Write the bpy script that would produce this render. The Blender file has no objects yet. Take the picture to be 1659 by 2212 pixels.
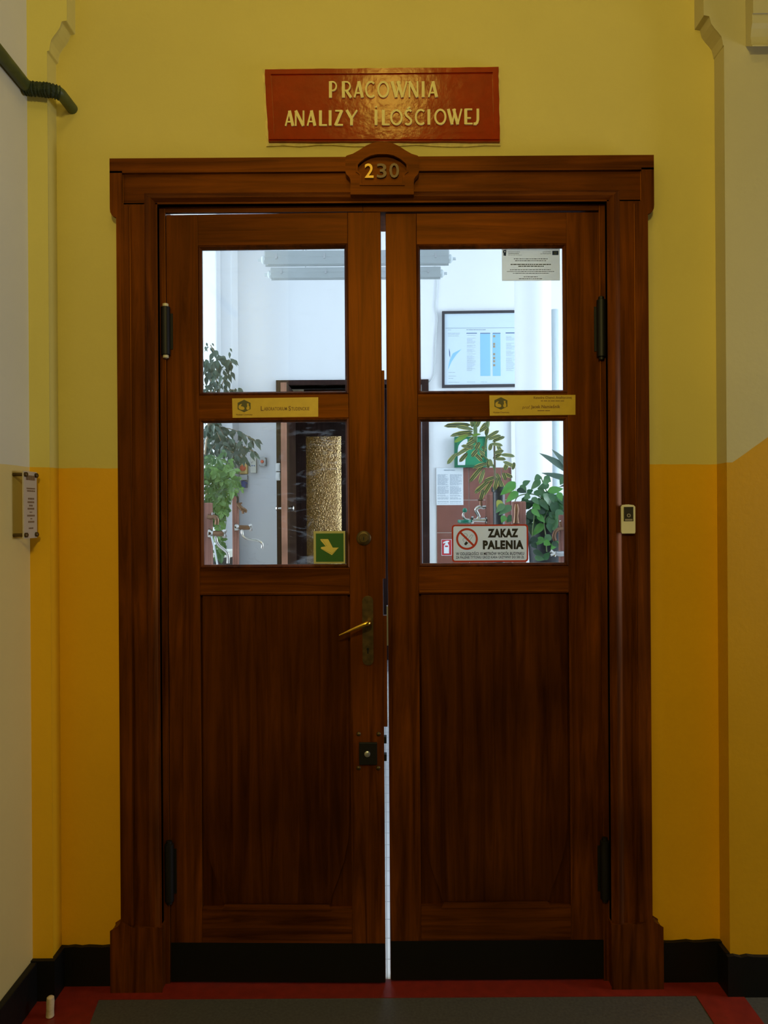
import bpy, bmesh, math, random
from mathutils import Vector, Matrix
from mathutils.geometry import tessellate_polygon
random.seed(7)
SC = bpy.context.scene
COL = SC.collection
# ------------------------------------------------------------------ camera
F = 1600.0            # focal length in pixels of the 1659 x 2212 frame
S0 = 700.0            # pixels per metre at the door wall (Y = 0)
D = F / S0            # camera distance from the door wall
ZC = 1.451            # camera height
ROLL = 0.0066
cam = bpy.data.cameras.new('camera')
cam.sensor_fit = 'HORIZONTAL'
cam.sensor_width = 36.0
cam.lens = 36.0 * F / 1659.0
cam.clip_start = 0.05
camo = bpy.data.objects.new('camera', cam)
COL.objects.link(camo)
camo.matrix_world = Matrix.Translation((0, -D, ZC)) @ Matrix.Rotation(math.pi / 2, 4, 'X') @ Matrix.Rotation(-ROLL, 4, 'Z')
SC.camera = camo
# ------------------------------------------------------------------ colour management, world, lights
SC.view_settings.view_transform = 'Standard'
SC.view_settings.look = 'None'
SC.view_settings.gamma = 1.0
SC.view_settings.use_curve_mapping = False
SC.view_settings.exposure = 0.0
wd = bpy.data.worlds.new('world')
SC.world = wd
wd.use_nodes = True
wd.node_tree.nodes['Background'].inputs[0].default_value = (1.0, 0.80, 0.36, 1)
wd.node_tree.nodes['Background'].inputs[1].default_value = 0.014


def light(name, kind, loc, power, color, size=0.2, size_y=None, rot=(0, 0, 0)):
    l = bpy.data.lights.new(name, kind)
    l.energy = power
    l.color = color
    if kind == 'AREA':
        l.shape = 'RECTANGLE'
        l.size = size
        l.size_y = size_y or size
    else:
        l.shadow_soft_size = size
    o = bpy.data.objects.new(name, l)
    o.location = loc
    o.rotation_euler = rot
    COL.objects.link(o)
    return o


R90 = math.pi / 2
WARM = (1.0, 0.84, 0.28)
light('corridor_lamp', 'POINT', (0.06, -2.35, 4.05), 17, WARM, 0.16)
light('corridor_lamp_far', 'POINT', (-0.03, -3.2, 2.8), 108, WARM, 0.16)
light('stair_window_daylight', 'AREA', (3.2, -0.50, 1.55), 40, (0.86, 0.90, 1.0), 0.9, 1.0, (0, R90, 0))
# daylight through the laboratory's windows (side walls of the laboratory)
DAY = (0.80, 0.905, 1.0)
light('laboratory_daylight', 'AREA', (3.86, 2.4, 2.1), 148, DAY, 2.6, 2.4, (0, R90, 0))
light('laboratory_daylight_west', 'AREA', (-3.86, 2.4, 2.1), 168, DAY, 2.6, 2.4, (0, -R90, 0))


# ------------------------------------------------------------------ pixel to world
def P(px, py, Y=0.0):
    """world (X, Z) of a photo pixel taken to lie in the plane at depth Y"""
    dx = px - 829.5
    dy = 1106.0 - py
    u = dx + ROLL * dy
    v = dy - ROLL * dx
    d = (D + Y) / F
    return u * d, ZC + v * d


def P3(px, py, Y=0.0):
    x, z = P(px, py, Y)
    return Vector((x, Y, z))


def PR(x0, y0, x1, y1, Y=0.0):
    """pixel rectangle -> X0, X1, Z0, Z1"""
    mx, my = (x0 + x1) / 2, (y0 + y1) / 2
    return P(x0, my, Y)[0], P(x1, my, Y)[0], P(mx, y1, Y)[1], P(mx, y0, Y)[1]


# ------------------------------------------------------------------ materials
def nt(name):
    m = bpy.data.materials.new(name)
    m.use_nodes = True
    t = m.node_tree
    t.nodes.clear()
    out = t.nodes.new('ShaderNodeOutputMaterial')
    return m, t, out


def N(t, kind, **kw):
    n = t.nodes.new(kind)
    for k, v in kw.items():
        setattr(n, k, v)
    return n


def setin(n, **kw):
    for k, v in kw.items():
        k = k.replace('_', ' ')
        i = n.inputs[k]
        if isinstance(v, tuple) and len(v) == 3 and i.type == 'RGBA':
            v = (*v, 1)
        i.default_value = v


def ramp(t, fac, stops):
    r = N(t, 'ShaderNodeValToRGB')
    e = r.color_ramp.elements
    while len(e) < len(stops):
        e.new(0.5)
    for q, (p, c) in zip(e, stops):
        q.position = p
        q.color = (*c, 1) if len(c) == 3 else c
    t.links.new(fac, r.inputs[0])
    return r.outputs[0]


def mat(name, color, rough=0.5, metal=0.0, var=0.0, vscale=8.0, bump=0.0, bscale=60.0, spec=0.5, trans=0.0, coat=0.0):
    m, t, out = nt(name)
    b = N(t, 'ShaderNodeBsdfPrincipled')
    setin(b, Base_Color=color, Roughness=rough, Metallic=metal)
    b.inputs['Specular IOR Level'].default_value = spec
    b.inputs['Coat Weight'].default_value = coat
    tc = N(t, 'ShaderNodeTexCoord')
    if var:
        n = N(t, 'ShaderNodeTexNoise')
        setin(n, Scale=vscale, Detail=4.0)
        t.links.new(tc.outputs['Object'], n.inputs['Vector'])
        lo = tuple(c * (1 - var) for c in color)
        hi = tuple(min(1, c * (1 + var)) for c in color)
        t.links.new(ramp(t, n.outputs['Fac'], [(0.3, lo), (0.7, hi)]), b.inputs['Base Color'])
    if bump:
        n2 = N(t, 'ShaderNodeTexNoise')
        setin(n2, Scale=bscale, Detail=3.0)
        t.links.new(tc.outputs['Object'], n2.inputs['Vector'])
        bp = N(t, 'ShaderNodeBump')
        setin(bp, Strength=bump, Distance=0.01)
        t.links.new(n2.outputs['Fac'], bp.inputs['Height'])
        t.links.new(bp.outputs[0], b.inputs['Normal'])
    if trans:
        tr = N(t, 'ShaderNodeBsdfTranslucent')
        setin(tr, Color=color)
        mx = N(t, 'ShaderNodeMixShader')
        mx.inputs[0].default_value = trans
        t.links.new(b.outputs[0], mx.inputs[1])
        t.links.new(tr.outputs[0], mx.inputs[2])
        t.links.new(mx.outputs[0], out.inputs[0])
    else:
        t.links.new(b.outputs[0], out.inputs[0])
    return m


def wood(name, axis, dark, light_, rough=0.42, scale=1.0, spec=0.5, tint=(1.0, 0.30, 0.035)):
    m, t, out = nt(name)
    b = N(t, 'ShaderNodeBsdfPrincipled')
    tc = N(t, 'ShaderNodeTexCoord')
    mp = N(t, 'ShaderNodeMapping')
    sc = {'Z': (34, 34, 1.6), 'X': (1.6, 34, 34)}[axis]
    mp.inputs['Scale'].default_value = tuple(s * scale for s in sc)
    t.links.new(tc.outputs['Object'], mp.inputs['Vector'])
    n = N(t, 'ShaderNodeTexNoise')
    setin(n, Scale=1.0, Detail=6.0, Roughness=0.65, Distortion=0.8)
    t.links.new(mp.outputs[0], n.inputs['Vector'])
    n2 = N(t, 'ShaderNodeTexNoise')
    setin(n2, Scale=3.2, Detail=2.0)
    t.links.new(tc.outputs['Object'], n2.inputs['Vector'])
    c1 = ramp(t, n.outputs['Fac'], [(0.3, dark), (0.52, tuple((a + c) / 2 for a, c in zip(dark, light_))), (0.72, light_)])
    mx = N(t, 'ShaderNodeMix', data_type='RGBA', blend_type='MULTIPLY')
    mx.inputs['Factor'].default_value = 1.0
    t.links.new(c1, mx.inputs['A'])
    t.links.new(ramp(t, n2.outputs['Fac'], [(0.3, (0.62, 0.60, 0.58)), (0.7, (1.25, 1.2, 1.15))]), mx.inputs['B'])
    t.links.new(mx.outputs['Result'], b.inputs['Base Color'])
    setin(b, Roughness=rough)
    b.inputs['Specular IOR Level'].default_value = spec
    b.inputs['Specular Tint'].default_value = (*tint, 1)
    bp = N(t, 'ShaderNodeBump')
    setin(bp, Strength=0.10, Distance=0.002)
    t.links.new(n.outputs['Fac'], bp.inputs['Height'])
    t.links.new(bp.outputs[0], b.inputs['Normal'])
    t.links.new(b.outputs[0], out.inputs[0])
    return m


DADO = 1.592


def wallpaint(name, upper, lower, slope=None):
    """two coats of paint meeting at the dado line; slope = (x0, k): the line climbs beyond x0"""
    m, t, out = nt(name)
    b = N(t, 'ShaderNodeBsdfPrincipled')
    g = N(t, 'ShaderNodeNewGeometry')
    sp = N(t, 'ShaderNodeSeparateXYZ')
    t.links.new(g.outputs['Position'], sp.inputs[0])
    n = N(t, 'ShaderNodeTexNoise')
    setin(n, Scale=9.0, Detail=3.0)
    t.links.new(g.outputs['Position'], n.inputs['Vector'])
    edge = N(t, 'ShaderNodeMath', operation='MULTIPLY_ADD')
    t.links.new(n.outputs['Fac'], edge.inputs[0])
    edge.inputs[1].default_value = 0.008
    edge.inputs[2].default_value = DADO - 0.004
    last = edge.outputs[0]
    if slope:
        a = N(t, 'ShaderNodeMath', operation='SUBTRACT')
        t.links.new(sp.outputs['X'], a.inputs[0])
        a.inputs[1].default_value = slope[0]
        a2 = N(t, 'ShaderNodeMath', operation='MAXIMUM')
        t.links.new(a.outputs[0], a2.inputs[0])
        a2.inputs[1].default_value = 0
        a3 = N(t, 'ShaderNodeMath', operation='MULTIPLY_ADD')
        t.links.new(a2.outputs[0], a3.inputs[0])
        a3.inputs[1].default_value = slope[1]
        t.links.new(last, a3.inputs[2])
        last = a3.outputs[0]
    cmp_ = N(t, 'ShaderNodeMath', operation='GREATER_THAN')
    t.links.new(sp.outputs['Z'], cmp_.inputs[0])
    t.links.new(last, cmp_.inputs[1])
    n2 = N(t, 'ShaderNodeTexNoise')
    setin(n2, Scale=1.3, Detail=5.0)
    t.links.new(g.outputs['Position'], n2.inputs['Vector'])

    def tone(c):
        return ramp(t, n2.outputs['Fac'], [(0.3, tuple(x * 0.93 for x in c)), (0.7, tuple(min(1, x * 1.05) for x in c))])
    mx = N(t, 'ShaderNodeMix', data_type='RGBA')
    t.links.new(cmp_.outputs[0], mx.inputs['Factor'])
    t.links.new(tone(lower), mx.inputs['A'])
    t.links.new(tone(upper), mx.inputs['B'])
    t.links.new(mx.outputs['Result'], b.inputs['Base Color'])
    rg = N(t, 'ShaderNodeMapRange')
    t.links.new(cmp_.outputs[0], rg.inputs[0])
    rg.inputs[3].default_value = 0.48
    rg.inputs[4].default_value = 0.75
    t.links.new(rg.outputs[0], b.inputs['Roughness'])
    b.inputs['Specular IOR Level'].default_value = 0.3
    n3 = N(t, 'ShaderNodeTexNoise')
    setin(n3, Scale=70.0, Detail=3.0)
    t.links.new(g.outputs['Position'], n3.inputs['Vector'])
    bp = N(t, 'ShaderNodeBump')
    setin(bp, Strength=0.10, Distance=0.004)
    t.links.new(n3.outputs['Fac'], bp.inputs['Height'])
    t.links.new(bp.outputs[0], b.inputs['Normal'])
    t.links.new(b.outputs[0], out.inputs[0])
    return m


def glassmat(name, smudge=0.25):
    m, t, out = nt(name)
    tr = N(t, 'ShaderNodeBsdfTransparent')
    setin(tr, Color=(0.96, 0.985, 0.98))
    gl = N(t, 'ShaderNodeBsdfGlossy')
    setin(gl, Roughness=0.02)
    fr = N(t, 'ShaderNodeFresnel')
    setin(fr, IOR=1.45)
    mx = N(t, 'ShaderNodeMixShader')
    t.links.new(fr.outputs[0], mx.inputs[0])
    t.links.new(tr.outputs[0], mx.inputs[1])
    t.links.new(gl.outputs[0], mx.inputs[2])
    # smears of dried wipe marks on the pane
    tc = N(t, 'ShaderNodeTexCoord')
    mp = N(t, 'ShaderNodeMapping')
    mp.inputs['Scale'].default_value = (9, 9, 30)
    mp.inputs['Rotation'].default_value = (0, 0.5, 0)
    t.links.new(tc.outputs['Object'], mp.inputs[0])
    n = N(t, 'ShaderNodeTexNoise')
    setin(n, Scale=1.0, Detail=8.0, Roughness=0.7, Distortion=1.5)
    t.links.new(mp.outputs[0], n.inputs['Vector'])
    f = ramp(t, n.outputs['Fac'], [(0.56, (0, 0, 0)), (0.80, (smudge,) * 3)])
    tl = N(t, 'ShaderNodeBsdfTranslucent')
    setin(tl, Color=(0.8, 0.85, 0.9))
    mx2 = N(t, 'ShaderNodeMixShader')
    t.links.new(f, mx2.inputs[0])
    t.links.new(mx.outputs[0], mx2.inputs[1])
    t.links.new(tl.outputs[0], mx2.inputs[2])
    t.links.new(mx2.outputs[0], out.inputs[0])
    return m


def leafmat(name, c1, c2, trans=0.3, margin=None, rough=0.4, mw=0.55):
    m, t, out = nt(name)
    b = N(t, 'ShaderNodeBsdfPrincipled')
    oi = N(t, 'ShaderNodeObjectInfo')
    col = ramp(t, oi.outputs['Random'], [(0.0, c1), (1.0, c2)])
    if margin:
        tc = N(t, 'ShaderNodeTexCoord')
        sp = N(t, 'ShaderNodeSeparateXYZ')
        t.links.new(tc.outputs['Object'], sp.inputs[0])
        ab = N(t, 'ShaderNodeMath', operation='ABSOLUTE')
        t.links.new(sp.outputs['Y'], ab.inputs[0])
        k = ramp(t, ab.outputs[0], [(0.0, (1, 1, 1)), (0.014, (0, 0, 0)), (0.070, (0, 0, 0)), (0.095, (1, 1, 1))])
        mx = N(t, 'ShaderNodeMix', data_type='RGBA')
        t.links.new(k, mx.inputs['Factor'])
        t.links.new(col, mx.inputs['A'])
        mx.inputs['B'].default_value = (*margin, 1)
        col = mx.outputs['Result']
    t.links.new(col, b.inputs['Base Color'])
    setin(b, Roughness=rough)
    tr = N(t, 'ShaderNodeBsdfTranslucent')
    t.links.new(col, tr.inputs[0])
    ms = N(t, 'ShaderNodeMixShader')
    ms.inputs[0].default_value = trans
    t.links.new(b.outputs[0], ms.inputs[1])
    t.links.new(tr.outputs[0], ms.inputs[2])
    t.links.new(ms.outputs[0], out.inputs[0])
    return m


M = {}
WD, WL = (0.016, 0.0034, 0.0004), (0.150, 0.0385, 0.0030)
M['woodv'] = wood('brown varnished wood, upright grain', 'Z', WD, WL)
M['woodh'] = wood('brown varnished wood, level grain', 'X', WD, WL)
M['panel'] = wood('darker panel wood', 'Z', tuple(c * .8 for c in WD), tuple(c * .55 for c in WL))  # panels toned darker than the rest of the door wood
M['wall'] = wallpaint('yellow and orange wall paint', (0.62, 0.50, 0.14), (0.74, 0.375, 0.004))
M['wall_l'] = wallpaint('pale side wall paint', (0.62, 0.58, 0.46), (0.64, 0.50, 0.20))  # lower coat paled so the window's daylight sits in its colour
M['wall_r'] = wallpaint('pale pier paint', (0.48, 0.415, 0.22), (0.54, 0.28, 0.004), (1.043, 0.70))
M['wall_p'] = wallpaint('pale yellow pier paint', (0.63, 0.53, 0.15), (0.74, 0.40, 0.010))
M['plaster'] = mat('old yellow plaster', (0.66, 0.52, 0.16), 0.8, var=0.2, vscale=40, bump=0.3)
M['black'] = mat('black skirting paint', (0.0045, 0.0042, 0.0035), 0.5, bump=0.15, bscale=20, spec=0.25)
M['kick'] = mat('black kick plate', (0.0035, 0.003, 0.002), 0.55, spec=0.2)
M['lino'] = mat('grey linoleum', (0.062, 0.056, 0.047), 0.42, var=0.25, vscale=120)
M['red_lino'] = mat('red linoleum strip', (0.17, 0.012, 0.005), 0.42, var=0.15, vscale=30)
M['iron'] = mat('blackened iron', (0.007, 0.006, 0.005), 0.5, 0.2, spec=0.35)
M['cream_metal'] = mat('cream hinge tip', (0.55, 0.48, 0.30), 0.5)
M['brass'] = mat('polished brass', (0.75, 0.46, 0.06), 0.22, 1.0)
M['dull_brass'] = mat('dull brass', (0.085, 0.052, 0.016), 0.45, 0.7, var=0.3, vscale=60)
M['plate'] = mat('gold coloured plate', (0.52, 0.34, 0.022), 0.45, 0.15, var=0.06, vscale=30)
M['ink_olive'] = mat('olive print', (0.085, 0.072, 0.012), 0.6)
M['ink_brown'] = mat('brown engraved print', (0.16, 0.07, 0.008), 0.6)
M['red_sign'] = mat('glossy red sign paint', (0.25, 0.017, 0.001), 0.17, var=0.1, vscale=25, bump=0.10, bscale=28, spec=0.42)
M['red_sign'].node_tree.nodes['Principled BSDF'].inputs['Specular Tint'].default_value = (1.0, 0.78, 0.28, 1)
M['letter'] = mat('yellowed raised letter paint', (0.72, 0.58, 0.20), 0.45, bump=0.15)
M['numeral_brass'] = mat('brass numeral', (0.60, 0.35, 0.05), 0.42, 0.6)
M['numeral_dark'] = mat('tarnished numeral', (0.15, 0.085, 0.03), 0.5, 0.3)
M['green_pipe'] = mat('green pipe paint', (0.060, 0.075, 0.018), 0.5, var=0.25, vscale=30)
M['green_wrap'] = mat('dark green wrapped fitting', (0.014, 0.024, 0.008), 0.7, bump=0.6, bscale=120)
M['stub'] = mat('pale stub', (0.52, 0.40, 0.25), 0.6, var=0.2, vscale=60)
M['reader'] = mat('cream plastic', (0.62, 0.56, 0.32), 0.4)
M['reader_dark'] = mat('dark reader window', (0.035, 0.03, 0.018), 0.25)
M['reader_ring'] = mat('grey reader ring', (0.25, 0.21, 0.13), 0.4)
M['glass'] = glassmat('clean door pane glass', 0.03)
M['glass_smeared'] = glassmat('smeared door pane glass', 0.13)
M['paper_back'] = mat('backlit card', (0.80, 0.77, 0.71), 0.6, trans=0.75)
M['sticker'] = mat('white sticker film', (0.97, 0.95, 0.88), 0.5, trans=0.92)
M['sticker_red'] = mat('red sticker print', (0.60, 0.045, 0.015), 0.5, trans=0.25)
M['sticker_black'] = mat('black sticker print', (0.008, 0.006, 0.004), 0.6)
M['sticker_grey'] = mat('thin grey print', (0.20, 0.19, 0.17), 0.6)
M['card_ink'] = mat('grey card print', (0.16, 0.155, 0.15), 0.6, trans=0.3)
M['card_blue'] = mat('blue card print', (0.025, 0.05, 0.16), 0.6, trans=0.35)
M['exit_green'] = mat('green sign', (0.012, 0.10, 0.008), 0.5)
M['exit_cream'] = mat('cream sign print', (0.68, 0.55, 0.13), 0.5)
M['exit_rim'] = mat('cream sign rim', (0.46, 0.44, 0.20), 0.5)
M['white'] = mat('white laboratory paint', (0.80, 0.82, 0.85), 0.7)
M['whitetile'] = mat('white ware', (0.80, 0.80, 0.79), 0.35)
M['tile_brown'] = mat('brown glazed tile', (0.20, 0.075, 0.056), 0.3, var=0.08)
M['grout'] = mat('pale grout', (0.50, 0.45, 0.42), 0.8)
M['lamp_grey'] = mat('grey translucent lamp cover', (0.42, 0.46, 0.47), 0.35, trans=0.12)
M['lamp_clear'] = mat('pale lamp end cap', (0.70, 0.76, 0.78), 0.3, trans=0.3)
M['steel'] = mat('dull steel', (0.45, 0.46, 0.47), 0.35, 0.8)
M['chrome'] = mat('chrome', (0.50, 0.48, 0.45), 0.16, 1.0)
M['bronze'] = mat('worn bronze', (0.19, 0.105, 0.065), 0.28, 0.9)
M['post'] = wood('reddish rack timber', 'Z', (0.20, 0.085, 0.068), (0.40, 0.19, 0.16), 0.5, spec=0.25, tint=(1, 1, 1))
M['rear_wood'] = wood('dark rear door wood', 'Z', (0.018, 0.008, 0.007), (0.04, 0.018, 0.014), 0.6, spec=0.12, tint=(1, 1, 1))
M['rear_edge'] = wood('light rear door edge', 'Z', (0.22, 0.105, 0.07), (0.32, 0.16, 0.11), 0.5, spec=0.2, tint=(1, 1, 1))
M['beige'] = mat('beige board', (0.38, 0.30, 0.19), 0.7)
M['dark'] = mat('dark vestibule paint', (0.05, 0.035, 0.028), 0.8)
M['pot_black'] = mat('black plastic pot', (0.012, 0.014, 0.018), 0.4)
M['pot_clay'] = mat('brown clay pot', (0.16, 0.075, 0.045), 0.7)
M['stem'] = mat('woody stem', (0.16, 0.13, 0.08), 0.7)
M['stake'] = mat('pale cane', (0.48, 0.38, 0.25), 0.7)
M['green_stem'] = mat('green stem', (0.12, 0.19, 0.06), 0.5)
M['plate_green'] = mat('green plastic', (0.015, 0.22, 0.10), 0.35)
M['plate_green2'] = mat('dark green rim', (0.008, 0.12, 0.055), 0.35)
M['eye_green'] = mat('eyewash green', (0.01, 0.16, 0.10), 0.35)
M['red'] = mat('red sign face', (0.45, 0.03, 0.04), 0.5)
M['orange'] = mat('orange red knob', (0.75, 0.12, 0.05), 0.4)
M['yellow'] = mat('yellow box lid', (0.72, 0.50, 0.16), 0.45)
M['box_grey'] = mat('grey plastic box', (0.50, 0.53, 0.54), 0.5)
M['box_cream'] = mat('cream plastic box', (0.66, 0.66, 0.58), 0.5)
M['blue'] = mat('blue socket', (0.008, 0.035, 0.22), 0.4)
M['paper'] = mat('white paper', (0.70, 0.75, 0.80), 0.7)
M['poster'] = mat('poster paper', (0.62, 0.74, 0.84), 0.35)
M['poster_frame'] = mat('dark poster frame', (0.035, 0.030, 0.035), 0.5)
M['poster_blue'] = mat('poster light blue', (0.28, 0.56, 0.85), 0.5)
M['poster_ink'] = mat('poster grey print', (0.30, 0.37, 0.45), 0.6)
M['poster_navy'] = mat('poster navy print', (0.09, 0.15, 0.32), 0.6)
M['acrylic'] = mat('clear acrylic plaque', (0.62, 0.55, 0.45), 0.15, trans=0.3)
M['plaque_ink'] = mat('plaque print', (0.16, 0.09, 0.035), 0.6)
M['bluegrey'] = mat('blue grey pipe paint', (0.45, 0.52, 0.56), 0.5)
M['cable'] = mat('white cable', (0.62, 0.66, 0.68), 0.5)
M['bench'] = mat('bench cabinet paint', (0.55, 0.56, 0.55), 0.5)
M['ficus'] = leafmat('dark fig leaf', (0.020, 0.046, 0.036), (0.065, 0.115, 0.085), 0.25, rough=0.3)
M['ivy'] = leafmat('light green ivy leaf', (0.045, 0.13, 0.035), (0.20, 0.36, 0.10), 0.4)
M['croton'] = leafmat('striped croton leaf', (0.045, 0.070, 0.028), (0.14, 0.20, 0.09), 0.28, margin=(0.56, 0.50, 0.14))
M['croton_green'] = leafmat('fresh croton leaf', (0.16, 0.32, 0.04), (0.22, 0.36, 0.06), 0.4)
M['pothos'] = leafmat('pothos leaf', (0.035, 0.115, 0.045), (0.12, 0.25, 0.11), 0.35, rough=0.3)
M['pothos_bright'] = leafmat('young pothos leaf', (0.11, 0.33, 0.07), (0.14, 0.38, 0.09), 0.45, rough=0.3)
M['pothos_dark'] = leafmat('dark pothos leaf', (0.012, 0.040, 0.020), (0.03, 0.075, 0.035), 0.2, rough=0.35)  # deeper green for some of the pothos leaves
M['pothos_yellow'] = leafmat('yellow pothos leaf', (0.42, 0.44, 0.08), (0.46, 0.46, 0.10), 0.4)
M['blade'] = leafmat('grey green blade leaf', (0.09, 0.15, 0.11), (0.14, 0.20, 0.16), 0.25)


def floor_tiles():
    m, t, out = nt('white laboratory floor tile')
    b = N(t, 'ShaderNodeBsdfPrincipled')
    g = N(t, 'ShaderNodeNewGeometry')
    br = N(t, 'ShaderNodeTexBrick')
    br.offset = 0.0
    setin(br, Color1=(0.72, 0.74, 0.75), Color2=(0.66, 0.68, 0.70), Mortar=(0.33, 0.34, 0.35), Scale=1.0)
    br.inputs['Mortar Size'].default_value = 0.002
    br.inputs['Brick Width'].default_value = 0.118
    br.inputs['Row Height'].default_value = 0.118
    t.links.new(g.outputs['Position'], br.inputs['Vector'])
    t.links.new(br.outputs['Color'], b.inputs['Base Color'])
    setin(b, Roughness=0.35)
    t.links.new(b.outputs[0], out.inputs[0])
    return m


M['floor_tile'] = floor_tiles()


def textured_glass():
    m, t, out = nt('hammered amber glass')
    tc = N(t, 'ShaderNodeTexCoord')
    v = N(t, 'ShaderNodeTexVoronoi')
    setin(v, Scale=70.0)
    t.links.new(tc.outputs['Object'], v.inputs['Vector'])
    bp = N(t, 'ShaderNodeBump')
    setin(bp, Strength=1.0, Distance=0.05)
    t.links.new(v.outputs['Distance'], bp.inputs['Height'])
    tl = N(t, 'ShaderNodeBsdfTranslucent')
    setin(tl, Color=(0.55, 0.38, 0.14))
    rf = N(t, 'ShaderNodeBsdfRefraction')
    setin(rf, Color=(0.9, 0.85, 0.7), Roughness=0.18, IOR=1.3)
    gl = N(t, 'ShaderNodeBsdfGlossy')
    setin(gl, Color=(0.8, 0.75, 0.65), Roughness=0.15)
    for n in (tl, rf, gl):
        t.links.new(bp.outputs[0], n.inputs['Normal'])
    m1 = N(t, 'ShaderNodeMixShader')
    m1.inputs[0].default_value = 0.55
    t.links.new(tl.outputs[0], m1.inputs[1])
    t.links.new(rf.outputs[0], m1.inputs[2])
    m2 = N(t, 'ShaderNodeMixShader')
    m2.inputs[0].default_value = 0.15
    t.links.new(m1.outputs[0], m2.inputs[1])
    t.links.new(gl.outputs[0], m2.inputs[2])
    t.links.new(m2.outputs[0], out.inputs[0])
    return m


M['hammered'] = textured_glass()

# ------------------------------------------------------------------ mesh helpers
ORIG = {}


def link(o, parent=None):
    COL.objects.link(o)
    if parent is not None:
        o.parent = parent
    return o


def obj(name, bm, material, parent=None, smooth=False, base=None, bevel=0.0, seg=2):
    """one mesh object; bm holds world coordinates, moved to the parent's (or its own) base"""
    if bevel:
        bmesh.ops.remove_doubles(bm, verts=bm.verts, dist=1e-6)
        es = [e for e in bm.edges if len(e.link_faces) == 2 and e.calc_face_angle(0) > 0.5]
        bmesh.ops.bevel(bm, geom=es, offset=bevel, segments=seg, profile=0.6, affect='EDGES', clamp_overlap=True)
    bmesh.ops.recalc_face_normals(bm, faces=bm.faces)
    o0 = ORIG.get(parent.name, Vector()) if parent else Vector(base or (0, 0, 0))
    bmesh.ops.translate(bm, verts=bm.verts, vec=-o0)
    me = bpy.data.meshes.new(name)
    bm.to_mesh(me)
    bm.free()
    if smooth:
        me.polygons.foreach_set('use_smooth', [True] * len(me.polygons))
        me.set_sharp_from_angle(angle=0.7)
    me.materials.append(M[material] if isinstance(material, str) else material)
    o = bpy.data.objects.new(name, me)
    link(o, parent)
    if parent is None:
        o.location = o0
    ORIG[o.name] = o0
    return o


def tag(o, label, cat, group=None, kind=None):
    o['label'] = label
    if cat:
        o['category'] = cat
    if group:
        o['group'] = group
    if kind:
        o['kind'] = kind
    return o


HINGE_L = Vector((-0.667, 0.0, 0.0))
SWING_L = Matrix.Rotation(-math.radians(1.1), 4, 'Z')


def thing(name, label=None, cat=None, base=(0, 0, 0), group=None, kind=None, on_left=False):
    e = bpy.data.objects.new(name, None)
    e.empty_display_size = 0.05
    COL.objects.link(e)
    b = Vector(base)
    e.location = b
    if on_left:
        e.location = HINGE_L + SWING_L @ (b - HINGE_L)
        e.rotation_euler = SWING_L.to_euler()
    ORIG[e.name] = b
    if label:
        tag(e, label, cat, group, kind)
    return e


def box(bm, x0, x1, y0, y1, z0, z1):
    vs = [bm.verts.new((x, y, z)) for x in (x0, x1) for y in (y0, y1) for z in (z0, z1)]
    for f in ((0, 1, 3, 2), (4, 6, 7, 5), (0, 4, 5, 1), (2, 3, 7, 6), (0, 2, 6, 4), (1, 5, 7, 3)):
        bm.faces.new([vs[i] for i in f])
    return bm


def B(*a):
    return box(bmesh.new(), *a)


def prism(bm, outer, y0, y1, holes=()):
    """polygon in X, Z (with holes) extruded from y0 to y1"""
    loops = [list(outer)] + [list(h) for h in holes]
    flat = [p for l in loops for p in l]
    tris = tessellate_polygon([[Vector((p[0], p[1], 0)) for p in l] for l in loops])
    a = [bm.verts.new((p[0], y0, p[1])) for p in flat]
    b = [bm.verts.new((p[0], y1, p[1])) for p in flat]
    if not holes and len(outer) < 60:
        bm.faces.new(a)
        bm.faces.new(b[::-1])
    else:
        for t in tris:
            try:
                bm.faces.new([a[i] for i in t])
                bm.faces.new([b[i] for i in reversed(t)])
            except ValueError:
                pass
    k = 0
    for l in loops:
        n = len(l)
        for i in range(n):
            j = (i + 1) % n
            bm.faces.new([a[k + i], a[k + j], b[k + j], b[k + i]])
        k += n
    return bm


def PRI(outer, y0, y1, holes=()):
    return prism(bmesh.new(), outer, y0, y1, holes)


def rect(x0, x1, z0, z1):
    return [(x0, z0), (x1, z0), (x1, z1), (x0, z1)]


def rrect(x0, x1, z0, z1, r, n=5):
    out = []
    for cx, cz, a0 in ((x1 - r, z0 + r, -90), (x1 - r, z1 - r, 0), (x0 + r, z1 - r, 90), (x0 + r, z0 + r, 180)):
        for i in range(n + 1):
            a = math.radians(a0 + 90 * i / n)
            out.append((cx + r * math.cos(a), cz + r * math.sin(a)))
    return out


def circ(cx, cz, r, n=28):
    return [(cx + r * math.cos(2 * math.pi * i / n), cz + r * math.sin(2 * math.pi * i / n)) for i in range(n)]


def tube(bm, pts, r, seg=8, caps=True):
    pts = [Vector(p) for p in pts]
    rs = r if isinstance(r, (list, tuple)) else [r] * len(pts)
    t0 = (pts[1] - pts[0]).normalized()
    n = t0.orthogonal().normalized()
    rings = []
    for i, p in enumerate(pts):
        t = (pts[min(i + 1, len(pts) - 1)] - pts[max(i - 1, 0)]).normalized()
        n = (n - t * n.dot(t)).normalized()
        b = t.cross(n)
        rings.append([bm.verts.new(p + (n * math.cos(2 * math.pi * k / seg) + b * math.sin(2 * math.pi * k / seg)) * rs[i]) for k in range(seg)])
    for a, c in zip(rings, rings[1:]):
        for k in range(seg):
            bm.faces.new([a[k], a[(k + 1) % seg], c[(k + 1) % seg], c[k]])
    if caps:
        bm.faces.new(rings[0][::-1])
        bm.faces.new(rings[-1])
    return bm


def TUBE(pts, r, seg=10):
    return tube(bmesh.new(), pts, r, seg)


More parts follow.
